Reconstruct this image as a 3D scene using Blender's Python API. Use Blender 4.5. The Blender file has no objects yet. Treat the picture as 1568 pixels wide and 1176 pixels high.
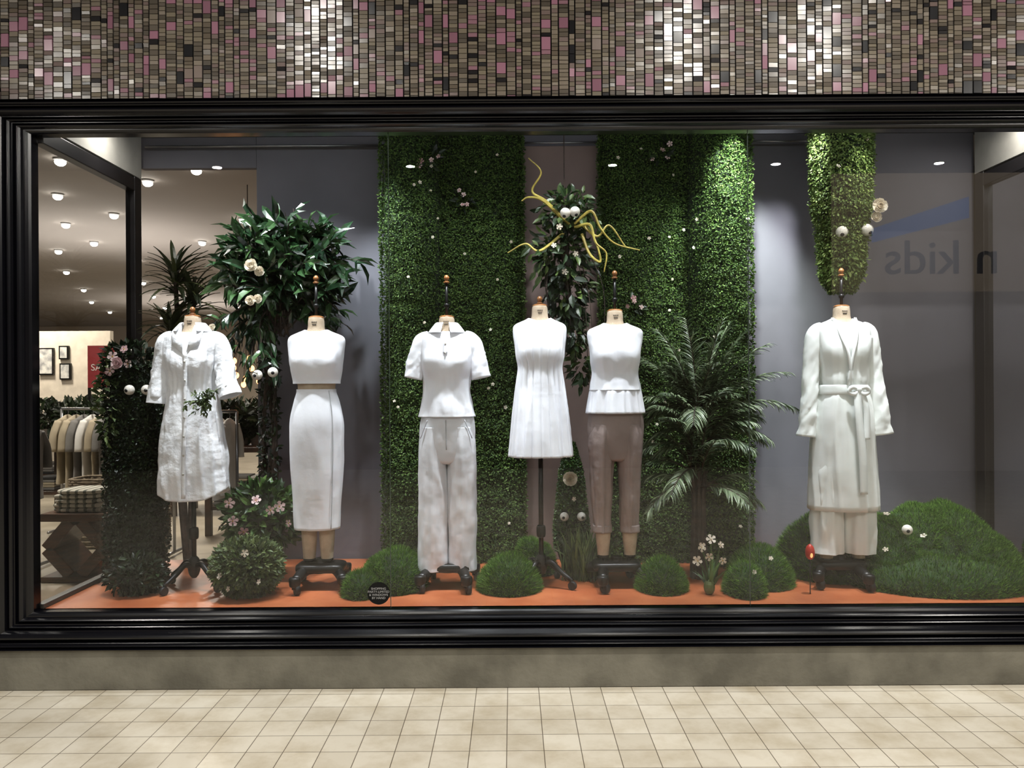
import bpy, math, random
import numpy as np
from mathutils import Vector, Matrix, noise

random.seed(7); rng = np.random.default_rng(7)
sc = bpy.context.scene
PI = math.pi

# ------------------------------------------------------------------ helpers
def C(r, g, b, a=1.0):
    f = lambda c: (c/255/12.92) if c/255 <= 0.04045 else ((c/255+0.055)/1.055)**2.4
    return (f(r), f(g), f(b), a)

def newmat(name):
    m = bpy.data.materials.new(name); m.use_nodes = True
    nt = m.node_tree; nt.nodes.clear()
    out = nt.nodes.new('ShaderNodeOutputMaterial')
    return m, nt, out

def pbr(name, c1, c2=None, rough=0.6, metal=0.0, scale=8.0, bump=0.0, bscale=None, spec=0.5, coat=0.0, sheen=0.0, detail=4, stretch=None):
    m, nt, out = newmat(name)
    p = nt.nodes.new('ShaderNodeBsdfPrincipled')
    p.inputs['Roughness'].default_value = rough
    p.inputs['Metallic'].default_value = metal
    p.inputs['Specular IOR Level'].default_value = spec
    p.inputs['Coat Weight'].default_value = coat
    p.inputs['Sheen Weight'].default_value = sheen
    tc = nt.nodes.new('ShaderNodeTexCoord')
    mp = nt.nodes.new('ShaderNodeMapping')
    if stretch: mp.inputs['Scale'].default_value = stretch
    nt.links.new(tc.outputs['Object'], mp.inputs['Vector'])
    if c2 is None: c2 = tuple(x*0.85 for x in c1[:3])+(1,)
    n = nt.nodes.new('ShaderNodeTexNoise'); n.inputs['Scale'].default_value = scale; n.inputs['Detail'].default_value = detail
    nt.links.new(mp.outputs[0], n.inputs['Vector'])
    r = nt.nodes.new('ShaderNodeValToRGB')
    r.color_ramp.elements[0].position = 0.35; r.color_ramp.elements[1].position = 0.65
    r.color_ramp.elements[0].color = c2; r.color_ramp.elements[1].color = c1
    nt.links.new(n.outputs['Fac'], r.inputs[0]); nt.links.new(r.outputs[0], p.inputs['Base Color'])
    if bump > 0:
        n2 = nt.nodes.new('ShaderNodeTexNoise'); n2.inputs['Scale'].default_value = bscale or scale*4; n2.inputs['Detail'].default_value = 5
        nt.links.new(mp.outputs[0], n2.inputs['Vector'])
        b = nt.nodes.new('ShaderNodeBump'); b.inputs['Strength'].default_value = bump; b.inputs['Distance'].default_value = 0.01
        nt.links.new(n2.outputs['Fac'], b.inputs['Height']); nt.links.new(b.outputs[0], p.inputs['Normal'])
    nt.links.new(p.outputs[0], out.inputs[0])
    return m

def island(name, cols, rough=0.5, spec=0.5, trans=0.0, const=False):
    m, nt, out = newmat(name)
    p = nt.nodes.new('ShaderNodeBsdfPrincipled')
    p.inputs['Roughness'].default_value = rough; p.inputs['Specular IOR Level'].default_value = spec
    g = nt.nodes.new('ShaderNodeNewGeometry'); r = nt.nodes.new('ShaderNodeValToRGB')
    if const: r.color_ramp.interpolation = 'CONSTANT'
    e = r.color_ramp.elements
    while len(e) < len(cols): e.new(0.5)
    for i, (ps, c) in enumerate(cols): e[i].position = ps; e[i].color = c
    nt.links.new(g.outputs['Random Per Island'], r.inputs[0]); nt.links.new(r.outputs[0], p.inputs['Base Color'])
    if trans > 0:
        t = nt.nodes.new('ShaderNodeBsdfTranslucent'); nt.links.new(r.outputs[0], t.inputs[0])
        mx = nt.nodes.new('ShaderNodeMixShader'); mx.inputs[0].default_value = trans
        nt.links.new(p.outputs[0], mx.inputs[1]); nt.links.new(t.outputs[0], mx.inputs[2]); nt.links.new(mx.outputs[0], out.inputs[0])
    else: nt.links.new(p.outputs[0], out.inputs[0])
    return m

def emit(name, c, s):
    m, nt, out = newmat(name)
    e = nt.nodes.new('ShaderNodeEmission'); e.inputs[0].default_value = c; e.inputs[1].default_value = s
    nt.links.new(e.outputs[0], out.inputs[0]); return m

def glassmat(name, ior=1.55, tint=(0.97, 0.98, 0.975, 1)):
    m, nt, out = newmat(name)
    f = nt.nodes.new('ShaderNodeFresnel'); f.inputs[0].default_value = ior
    t = nt.nodes.new('ShaderNodeBsdfTransparent'); t.inputs[0].default_value = tint
    g = nt.nodes.new('ShaderNodeBsdfGlossy'); g.inputs['Roughness'].default_value = 0.0
    mx = nt.nodes.new('ShaderNodeMixShader')
    nt.links.new(f.outputs[0], mx.inputs[0]); nt.links.new(t.outputs[0], mx.inputs[1]); nt.links.new(g.outputs[0], mx.inputs[2])
    nt.links.new(mx.outputs[0], out.inputs[0]); return m

def crom(P, n):
    P = np.array(P, float); k = len(P)
    if k == 2:
        t = np.linspace(0, 1, n)[:, None]; return P[0]*(1-t)+P[1]*t
    Q = np.vstack([2*P[0]-P[1], P, 2*P[-1]-P[-2]])
    out = []
    for s in np.linspace(0, k-1, n):
        i = min(int(s), k-2); t = s-i
        p0, p1, p2, p3 = Q[i], Q[i+1], Q[i+2], Q[i+3]
        out.append(0.5*(2*p1+(p2-p0)*t+(2*p0-5*p1+4*p2-p3)*t*t+(3*p1-p0-3*p2+p3)*t**3))
    return np.array(out)

class B:
    def __init__(s): s.V = []; s.F = []; s.M = []; s.n = 0
    def add(s, v, f, m=0):
        v = np.asarray(v, float).reshape(-1, 3)
        s.V.append(v); k = s.n
        s.F.extend([tuple(i+k for i in q) for q in f]); s.M.extend([m]*len(f)); s.n += len(v)
    def box(s, lo, hi, m=0, rz=0.0):
        x0, y0, z0 = lo; x1, y1, z1 = hi
        v = np.array([(x0,y0,z0),(x1,y0,z0),(x1,y1,z0),(x0,y1,z0),(x0,y0,z1),(x1,y0,z1),(x1,y1,z1),(x0,y1,z1)], float)
        if rz:
            c = v.mean(0); d = v-c; ca, sa = math.cos(rz), math.sin(rz)
            v = c+np.stack([d[:,0]*ca-d[:,1]*sa, d[:,0]*sa+d[:,1]*ca, d[:,2]], 1)
        s.add(v, [(0,3,2,1),(4,5,6,7),(0,1,5,4),(1,2,6,5),(2,3,7,6),(3,0,4,7)], m)
    def tube(s, pts, rad, seg=8, m=0, n=None, cap=True, flat=1.0, disp=None):
        pts = np.array(pts, float); rad = np.array(rad, float) if np.ndim(rad) else np.full(len(pts), rad)
        if n:
            q = crom(np.column_stack([pts, rad]), n); pts, rad = q[:, :3], q[:, 3]
        k = len(pts); T = np.gradient(pts, axis=0); T /= np.linalg.norm(T, axis=1)[:, None]+1e-9
        up = np.array([0, 1, 0.0]) if abs(T[0][1]) < 0.9 else np.array([1.0, 0, 0])
        A = np.cross(T[0], up); A /= np.linalg.norm(A)
        vs = []
        for i in range(k):
            A = A-T[i]*np.dot(A, T[i]); A /= np.linalg.norm(A)+1e-9; Bv = np.cross(T[i], A)
            for j in range(seg):
                a = 2*PI*j/seg; r = rad[i]
                if disp: r = r+disp(a, i/(k-1), pts[i])
                vs.append(pts[i]+r*(math.cos(a)*A+flat*math.sin(a)*Bv))
        f = [(i*seg+j, i*seg+(j+1) % seg, (i+1)*seg+(j+1) % seg, (i+1)*seg+j) for i in range(k-1) for j in range(seg)]
        if cap: f += [tuple(range(seg))[::-1], tuple((k-1)*seg+j for j in range(seg))]
        s.add(vs, f, m)
    def loft(s, secs, m=0, nseg=72, nrow=60, disp=None, zoff=None, p=2.2, capt=False, capb=False, th=(0, 2*PI)):
        S = crom(secs, nrow); full = abs(th[1]-th[0]-2*PI) < 1e-6
        na = nseg if full else nseg+1
        vs = []
        for i, (z, cx, cy, rx, ry) in enumerate(S):
            t = i/(nrow-1)
            for j in range(na):
                a = th[0]+(th[1]-th[0])*j/nseg; c, sn = math.cos(a), math.sin(a)
                d = disp(a, t, z) if disp else 0.0
                ex = 2/p
                x = math.copysign(abs(c)**ex, c); y = math.copysign(abs(sn)**ex, sn)
                zz = z+(zoff(a, t) if zoff else 0)
                vs.append((cx+(rx+d)*x, cy+(ry+d)*y, zz))
        f = []
        for i in range(nrow-1):
            for j in range(nseg):
                j2 = (j+1) % na
                f.append((i*na+j, (i+1)*na+j, (i+1)*na+j2, i*na+j2))
        if capt: f.append(tuple(range(na)))
        if capb: f.append(tuple((nrow-1)*na+j for j in range(na))[::-1])
        s.add(vs, f, m)
    def lathe(s, prof, cx, cy, m=0, seg=20):
        s.loft([(z, cx, cy, r, r) for r, z in prof], m, seg, max(2, len(prof)*3), p=2.0, capt=True, capb=True)
    def ell(s, c, r, m=0, seg=16, rings=10, nz=0.0):
        vs = []; rr = rings
        for i in range(rr+1):
            a = -PI/2+PI*i/rr
            for j in range(seg):
                b = 2*PI*j/seg
                d = Vector((math.cos(a)*math.cos(b), math.cos(a)*math.sin(b), math.sin(a)))
                k = 1+nz*noise.noise(d*2+Vector(c)*5)
                vs.append((c[0]+r[0]*d.x*k, c[1]+r[1]*d.y*k, c[2]+r[2]*d.z*k))
        f = [(i*seg+j, i*seg+(j+1) % seg, (i+1)*seg+(j+1) % seg, (i+1)*seg+j) for i in range(rr) for j in range(seg)]
        s.add(vs, f, m)
    def wheel(s, c, r, w, m=0, ang=0.0):
        d = Vector((math.cos(ang), math.sin(ang), 0))*w/2; c = Vector(c)
        s.tube([c-d, c-d*0.99, c+d*0.99, c+d], [r*.8, r, r, r*.8], 16, m)
    def inst(s, T, F, O, D, N, S, m=0):
        T = np.asarray(T, float); O = np.asarray(O, float); n = len(O)
        D = D/(np.linalg.norm(D, axis=1)[:, None]+1e-9)
        X = np.cross(D, N); X /= np.linalg.norm(X, axis=1)[:, None]+1e-9; N = np.cross(X, D)
        S = np.broadcast_to(np.asarray(S, float), (n,))
        V = O[:, None]+S[:, None, None]*(T[None, :, 0:1]*X[:, None]+T[None, :, 1:2]*D[:, None]+T[None, :, 2:3]*N[:, None])
        k = len(T); base = s.n
        s.V.append(V.reshape(-1, 3)); s.n += n*k
        for i in range(n):
            o = base+i*k
            for f in F: s.F.append(tuple(q+o for q in f))
        s.M.extend([m]*(n*len(F)))
    def ribbon(s, pts, w, m=0, n=20, side=(1, 0, 0)):
        P = crom(pts, n); sd = np.array(side, float)
        w = np.linspace(w[0], w[1], n) if np.ndim(w) else np.full(n, w)
        vs = [];
        for q, ww in zip(P, w): vs += [q-sd*ww/2, q+np.array([0, -.003, 0]), q+sd*ww/2]
        f = []
        for i in range(n-1):
            a = i*3; f += [(a, a+1, a+4, a+3), (a+1, a+2, a+5, a+4)]
        s.add(vs, f, m)
    def obj(s, name, mats, parent=None, smooth=True, solid=0.0, bevel=0.0):
        me = bpy.data.meshes.new(name); V = np.vstack(s.V)
        me.from_pydata(V.tolist(), [], s.F)
        for m in mats: me.materials.append(m)
        me.polygons.foreach_set('material_index', s.M)
        if smooth: me.polygons.foreach_set('use_smooth', [True]*len(me.polygons))
        me.update()
        o = bpy.data.objects.new(name, me); sc.collection.objects.link(o)
        if parent: o.parent = parent
        if solid: md = o.modifiers.new('s', 'SOLIDIFY'); md.thickness = solid; md.offset = 0
        if bevel: md = o.modifiers.new('b', 'BEVEL'); md.width = bevel; md.segments = 2; md.limit_method = 'ANGLE'
        return o

def empty(name, loc=(0, 0, 0)):
    e = bpy.data.objects.new(name, None); e.location = loc; e.empty_display_size = .1; sc.collection.objects.link(e); return e
def child(o, p):
    o.parent = p; o.matrix_parent_inverse = Matrix.Translation(-Vector(p.location)); return o

# leaf templates
LEAF_S = ([(0,0,0),(.3,.5,.12),(0,1,0),(-.3,.5,.12)], [(0,1,2,3)])
def leafT(w, bend=.12):
    return ([(0,0,0),(0,.35,.0),(-w*.5,.33,.06),(w*.5,.33,.06),(0,.7,-bend*.3),(-w*.42,.66,.03),(w*.42,.66,.03),(0,1,-bend)],
            [(0,3,1),(0,1,2),(1,3,6,4),(2,1,4,5),(4,6,7),(5,4,7)])
LEAF_M = leafT(.42); LEAF_F = leafT(.32, .2)
def strapT(w, k=6, bend=.5):
    v = []; f = []
    for i in range(k+1):
        t = i/k; ww = w*(math.sin(PI*min(1, .15+.85*t)))**.7 if t < 1 else 0.002
        z = -bend*t*t; y = t*(1-.25*bend*t)
        v += [(-ww/2, y, z+.02*w), (0, y, z-.15*w), (ww/2, y, z+.02*w)]
    for i in range(k): a = i*3; f += [(a,a+1,a+4,a+3),(a+1,a+2,a+5,a+4)]
    return v, f
STRAP = strapT(.09); STRAPD = strapT(.13, 6, .45)
def petalflower(n=5):
    v = [(0,0,.0)]; f = []
    for i in range(n):
        a = 2*PI*i/n; k = len(v)
        for da, r, z in ((-.42,.45,.12),(-.45,.85,.22),(0,1.0,.24),(.45,.85,.22),(.42,.45,.12)):
            v.append((math.cos(a+da)*r, math.sin(a+da)*r, z+(.06 if da < 0 else 0)))
        f.append((0,k,k+1,k+2,k+3,k+4))
    return v, f
FLW = petalflower()
def rnd(n, s=1.0): return rng.normal(size=(n, 3))*s
def flowers(b, P, size, m, dirv=(0,-1,.2), mc=None):
    P = np.array(P, float); n = len(P)
    N = np.tile(np.array(dirv, float), (n, 1))+rnd(n, .3); D = np.cross(N, rnd(n))
    T, F = FLW
    b.inst(T, F, P, D, N, size*(.8+.4*rng.random(n)), m)
    b.inst(T, F, P+np.array([0,-.004,.002]), D+rnd(n,.4), N, size*.6*(.8+.4*rng.random(n)), m)
    if mc is not None:
        for p in P: b.ell(p+np.array([0,-.006,0]), (size*.16,)*3, mc, 8, 5)
PETAL = ([(0,0,0),(-.42,.35,.12),(.42,.35,.12),(-.5,.75,.28),(0,.8,.16),(.5,.75,.28),(-.25,1,.42),(.25,1,.42)], [(0,2,5,4),(0,4,3,1),(4,5,7),(4,7,6),(4,6,3)])
def rose(b, c, r, m, look=(0,-1,.1)):
    L = np.array(look, float); L /= np.linalg.norm(L)
    for ring, (n, tilt, s) in enumerate([(7,.15,1.0),(7,.55,.85),(6,1.0,.7),(4,1.8,.5)]):
        u = np.cross(L, [0,0,1.0]); u /= np.linalg.norm(u); v = np.cross(L, u)
        a = np.arange(n)*2*PI/n+ring*.5
        R = np.cos(a)[:,None]*u+np.sin(a)[:,None]*v
        b.inst(*PETAL, np.tile(np.array(c)+L*r*.08*ring,(n,1)), R+L*tilt+rnd(n,.08), -R*tilt+L, r*s, m)

# ------------------------------------------------------------------ materials
M_wall_grey = pbr('wall_paint_grey', C(106,105,113), C(99,98,105), .75, scale=2)
M_taupe = pbr('taupe_panel', C(124,106,100), C(114,97,92), .7, scale=3)
M_blackgloss = pbr('black_gloss_frame', C(10,10,15), C(7,7,11), .2, scale=3, spec=.4)
M_darkmetal = pbr('dark_bronze_frame', C(34,32,34), C(26,24,26), .4, scale=3)
M_concrete = pbr('concrete_base', C(120,117,105), C(92,89,79), .75, scale=5, bump=.4, bscale=40, detail=8)
M_orange = pbr('terracotta_floor', C(190,112,72), C(170,92,56), .35, scale=5, bump=.1)
M_white = pbr('white_cotton', C(243,246,252), C(238,241,249), .85, scale=6, bump=.15, bscale=28, spec=.2)
M_linenw = pbr('white_crinkled_linen', C(244,246,249), C(232,235,240), .9, scale=10, bump=.6, bscale=30, spec=.15)
M_paper = pbr('ivory_silk', C(242,246,244), C(236,241,238), .6, scale=6, bump=.12, bscale=18, spec=.35)
M_pantgrey = pbr('pale_grey_trousers', C(232,235,240), C(225,228,234), .85, scale=6, bump=.2, bscale=22, spec=.2)
M_pantaupe = pbr('taupe_trousers', C(156,142,138), C(144,130,126), .85, scale=8, bump=.35, bscale=26, spec=.2)
M_form = pbr('linen_form', C(200,182,158), C(186,166,142), .85, scale=30, bump=.3, bscale=300)
M_wood = pbr('turned_wood', C(150,100,54), C(112,70,36), .35, scale=20)
M_black = pbr('black_iron', C(22,21,22), C(14,14,14), .35, metal=.3, scale=10)
M_rubber = pbr('caster_rubber', C(30,30,32), C(24,24,24), .6, scale=10)
M_seam = pbr('seam_thread', C(190,192,196), C(180,182,186), .9)
M_button = pbr('shell_button', C(200,198,190), None, .3)
M_steel = pbr('steel', C(150,150,152), None, .3, metal=.8)
M_text = pbr('ink', C(60,52,46), None, .8)
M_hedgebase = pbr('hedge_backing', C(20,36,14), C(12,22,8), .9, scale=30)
M_hedge = island('hedge_leaves', [(0,C(36,56,22)),(.5,C(64,90,40)),(1,C(98,122,60))], .6, .3, .15)
M_hedge2 = island('hanging_leaves', [(0,C(56,76,34)),(.5,C(92,116,56)),(1,C(134,150,84))], .6, .3, .15)
M_tree = island('ficus_leaves', [(0,C(14,32,20)),(.6,C(32,58,32)),(1,C(68,98,58))], .22, .8, .10)
M_dark = island('dark_leaves', [(0,C(12,20,12)),(.6,C(24,38,20)),(1,C(44,62,32))], .45, .4, .05)
M_drac = island('dracaena_leaves', [(0,C(28,36,22)),(.6,C(52,60,36)),(1,C(78,84,48))], .35, .5, .1)
M_palm = island('palm_leaflets', [(0,C(52,68,46)),(.5,C(90,108,76)),(1,C(144,158,126))], .4, .5, .15)
M_bush = island('bush_leaves', [(0,C(26,46,22)),(.5,C(50,80,36)),(1,C(88,116,56))], .4, .5, .12)
M_vine = island('vine_leaves', [(0,C(20,34,18)),(.5,C(40,62,30)),(1,C(92,112,58))], .4, .5, .12)
M_sage = island('sage_leaves', [(0,C(40,54,28)),(.5,C(70,88,48)),(1,C(108,124,74))], .5, .4, .1)
M_moss = island('moss_blades', [(0,C(40,68,20)),(.5,C(70,110,36)),(1,C(112,150,60))], .75, .2, .1)
M_mossb = pbr('moss_soil', C(34,62,20), C(20,40,12), .95, scale=20)
M_bark = pbr('bark', C(62,48,38), C(36,28,22), .8, scale=20, bump=.6, bscale=60)
M_twig = pbr('yellow_willow', C(186,172,84), C(140,122,52), .5, scale=14)
M_petalw = island('white_petals', [(0,C(222,210,190)),(1,C(246,240,226))], .6, .3, .2)
M_petalp = island('pink_petals', [(0,C(186,140,144)),(1,C(230,208,206))], .6, .3, .2)
M_petaly = pbr('stamen', C(170,136,50), None, .7)
M_eye = pbr('white_ball', C(225,220,210), C(215,210,200), .45, scale=3)
M_glass = glassmat('window_glass', 1.6)
M_glass2 = glassmat('side_glass', 1.45)

# ------------------------------------------------------------------ key dims
XL, XR = -2.37, 2.97
FZ, TZ = 0.363, 2.724
CEIL = 3.07

# ------------------------------------------------------------------ mall floor with square tiles
def floor_mat():
    m, nt, out = newmat('cream_floor_tiles')
    p = nt.nodes.new('ShaderNodeBsdfPrincipled'); p.inputs['Roughness'].default_value = .4
    tc = nt.nodes.new('ShaderNodeTexCoord'); mp = nt.nodes.new('ShaderNodeMapping')
    mp.inputs['Location'].default_value = (.03, .02, 0)
    nt.links.new(tc.outputs['Object'], mp.inputs[0])
    br = nt.nodes.new('ShaderNodeTexBrick'); br.offset = 0; br.squash = 1
    br.inputs['Scale'].default_value = 1; br.inputs['Brick Width'].default_value = .15; br.inputs['Row Height'].default_value = .15
    br.inputs['Mortar Size'].default_value = .0018; br.inputs['Mortar Smooth'].default_value = .1
    br.inputs['Color1'].default_value = C(228,221,205); br.inputs['Color2'].default_value = C(212,204,187); br.inputs['Mortar'].default_value = C(112,102,88)
    nt.links.new(mp.outputs[0], br.inputs['Vector'])
    n = nt.nodes.new('ShaderNodeTexNoise'); n.inputs['Scale'].default_value = 4; n.inputs['Detail'].default_value = 9; n.inputs['Roughness'].default_value = .65
    nt.links.new(mp.outputs[0], n.inputs[0])
    r = nt.nodes.new('ShaderNodeValToRGB'); r.color_ramp.elements[0].position = .33; r.color_ramp.elements[0].color = (.72,.67,.58,1); r.color_ramp.elements[1].position = .58; r.color_ramp.elements[1].color = (1,1,1,1)
    nt.links.new(n.outputs[0], r.inputs[0])
    mx = nt.nodes.new('ShaderNodeMix'); mx.data_type = 'RGBA'; mx.blend_type = 'MULTIPLY'; mx.inputs[0].default_value = .8
    nt.links.new(br.outputs['Color'], mx.inputs[6]); nt.links.new(r.outputs[0], mx.inputs[7]); nt.links.new(mx.outputs[2], p.inputs['Base Color'])
    b = nt.nodes.new('ShaderNodeBump'); b.invert = True; b.inputs['Strength'].default_value = .5; b.inputs['Distance'].default_value = .003
    nt.links.new(br.outputs['Fac'], b.inputs['Height']); nt.links.new(b.outputs[0], p.inputs['Normal'])
    nt.links.new(p.outputs[0], out.inputs[0]); return m
b = B(); b.box((-9,-10,-.05), (9,-.1,0)); b.obj('floor', [floor_mat()], smooth=False)

b = B(); b.box((-5,-.1,0), (5,.0,.2)); b.obj('wall_base', [M_concrete], smooth=False, bevel=.004)
b = B(); b.box((-5,-.086,TZ+.14), (5,.02,3.9)); b.box((-5,-.086,0.2), (-2.61,.0,TZ+.139)); b.box((3.13,-.086,.2), (5,.0,TZ+.139))
M_grout = pbr('dark_grout', C(22,19,18), None, .9)
b.obj('wall_front', [M_grout], smooth=False)
# mosaic tiles (real glass tiles in vertical ladders)
M_tile = island('mosaic_tiles', [(0,C(104,96,84)),(.16,C(82,75,66)),(.32,C(114,105,94)),(.46,C(72,66,58)),(.58,C(102,88,84)),(.70,C(108,100,86)),(.82,C(88,79,68)),(.90,C(124,92,102)),(.96,C(24,21,22))], .22, .4, 0, True)
M_tile2 = island('mosaic_accent', [(0,C(136,96,112)),(.40,C(118,82,96)),(.58,C(16,15,17)),(.9,C(112,100,94))], .22, .4, 0, True)
b = B(); x = -3.2; z0 = TZ+.145
while x < 3.6:
    w = random.choice([.036,.046,.046,.05,.042,.03])
    z = z0-random.random()*.02
    hcol = random.choice([.017,.020,.023,.020])
    while z < 3.62:
        h = hcol*random.uniform(.85,1.2); m = 0
        if random.random() < .05: h = random.uniform(.040,.066); m = 1
        zz0 = max(z, z0); zz1 = z+h-.0028
        if zz1 > zz0+.003:
            g = .0034; y = -.096; tx = random.gauss(0,.0004); tz = random.gauss(0,.0005)
            xa, xb = x+g, x+w-g
            fy = [y-tx-tz, y+tx-tz, y+tx+tz, y-tx+tz]
            q = [(xa,fy[0],zz0),(xb,fy[1],zz0),(xb,fy[2],zz1),(xa,fy[3],zz1),(xa,-.087,zz0),(xb,-.087,zz0),(xb,-.087,zz1),(xa,-.087,zz1)]
            b.add(q, [(0,1,2,3),(0,4,5,1),(1,5,6,2),(2,6,7,3),(3,7,4,0)], m)
        z += h
    x += w
b.obj('mosaic_tile_cladding', [M_tile, M_tile2], smooth=False)

# ------------------------------------------------------------------ window frame moulding
def moulding():
    prof = [(0,.03),(0,-.03),(.04,-.04),(.10,-.045)]
    def rib(a, bq, y, h):
        return [(a+(bq-a)*i/6, y-h*math.sin(PI*i/6)) for i in range(7)]
    prof += rib(.13,.30,-.045,.022)+[(.32,-.06)]+rib(.34,.46,-.06,.016)+[(.49,-.08)]+rib(.5,.80,-.08,.028)+[(.82,-.098)]+rib(.84,.97,-.1,.012)+[(1,-.12),(1,.0)]
    inn = (XL, XR, FZ, TZ); outr = (-2.60, 3.13, .20, 2.866)
    vs = []
    for d, y in prof:
        l, r_, bo, to = [inn[i]+(outr[i]-inn[i])*d for i in range(4)]
        vs += [(l,y,bo),(r_,y,bo),(r_,y,to),(l,y,to)]
    f = []
    for i in range(len(prof)-1):
        for j in range(4):
            k = (j+1) % 4; f.append((i*4+j, (i+1)*4+j, (i+1)*4+k, i*4+k))
    b = B(); b.add(vs, f); return b.obj('window_frame', [M_blackgloss], smooth=False)
moulding()

def pane(name, q, mat):
    b = B(); b.add(q, [(0,1,2,3)]); return b.obj(name, [mat], smooth=False)
pane('window_1', [(XL,0,FZ),(XR,0,FZ),(XR,0,TZ),(XL,0,TZ)], M_glass)
b = B()
for xx in (-.61, 1.18): b.box((xx-.0018,.0005,FZ), (xx+.0018,.003,TZ))
b.obj('trim_1', [pbr('glass_joint_silicone', C(84,98,90), None, .6)], smooth=False)
pane('window_2', [(XL,.03,FZ+.02),(XL,1.03,FZ+.02),(XL,1.03,TZ-.02),(XL,.03,TZ-.02)], M_glass2)
pane('window_3', [(XR,.03,FZ+.02),(XR,1.03,FZ+.02),(XR,1.03,TZ-.02),(XR,.03,TZ-.02)], M_glass2)
for nm, X, sg in (('trim_2', XL, 1), ('trim_3', XR, -1)):
    b = B()
    b.box((X-.03,1.0,FZ), (X+.03,1.09,TZ+.06)); b.box((X-.03,.02,TZ-.03), (X+.03,1.0,TZ+.05)); b.box((X-.025,.02,FZ), (X+.02,1.0,FZ+.025))
    b.box((X-.035,.02,0), (X+.02,1.09,FZ-.001))
    b.obj(nm, [M_darkmetal], smooth=False, bevel=.004)
    b = B(); b.box((X-.03,.02,TZ+.062), (X+.03,1.09,CEIL-.001)); b.obj('wall_left' if sg > 0 else 'wall_right', [pbr('white_bulkhead'+nm, C(180,177,170), None, .8)], smooth=False)

b = B(); b.box((XL+.021,.012,FZ-.05), (XR-.036,1.14,FZ)); b.obj('display_floor', [M_orange], smooth=False)
b = B(); b.box((XL-.03,.021,CEIL), (XR+.03,1.2,CEIL+.05)); b.obj('ceiling', [pbr('ceiling_dark', C(70,68,66), None, .9)], smooth=False)
b = B()
b.box((-1.63,1.15,0.0), (XR,1.2,CEIL-.001)); b.box((XL,1.15,2.87), (-1.631,1.2,CEIL-.001))
b.obj('wall_back', [M_wall_grey], smooth=False, bevel=.003)
b = B(); b.box((.06,1.08,FZ), (.58,1.149,2.98)); b.obj('wall_panel_taupe', [M_taupe], smooth=False, bevel=.004)
b = B(); b.tube([(XL+.05,1.10,2.995),(-.8,1.10,2.995)], .008); b.tube([(.08,1.05,2.99),(.54,1.05,2.99)], .007); b.tube([(1.46,1.08,3.0),(2.0,1.08,3.0)], .007)
b.obj('hanging_rail', [M_steel])

# ------------------------------------------------------------------ hedge panels
def leafblob(b, c, r, n, size, T, m, mcore=None, droop=0.0, inner=.75, jitter=.5, up=.3, zmin=None):
    if mcore is not None: b.ell(c, tuple(q*inner for q in r), mcore, 20, 12, .1)
    d = rnd(n); d /= np.linalg.norm(d,axis=1)[:,None]; q = rng.uniform(inner,1,n)[:,None]
    O = np.array(c)+d*q*np.array(r)
    D = d+rnd(n,jitter)+np.array([0,0,-droop]); N = d*.3+rnd(n,.4)+np.array([0,-.3,up])
    if zmin is not None:
        k = O[:,2] > zmin; O, D, N = O[k], D[k], N[k]
    b.inst(*T, O, D, N, size*(.7+.6*rng.random(len(O))), m)

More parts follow.
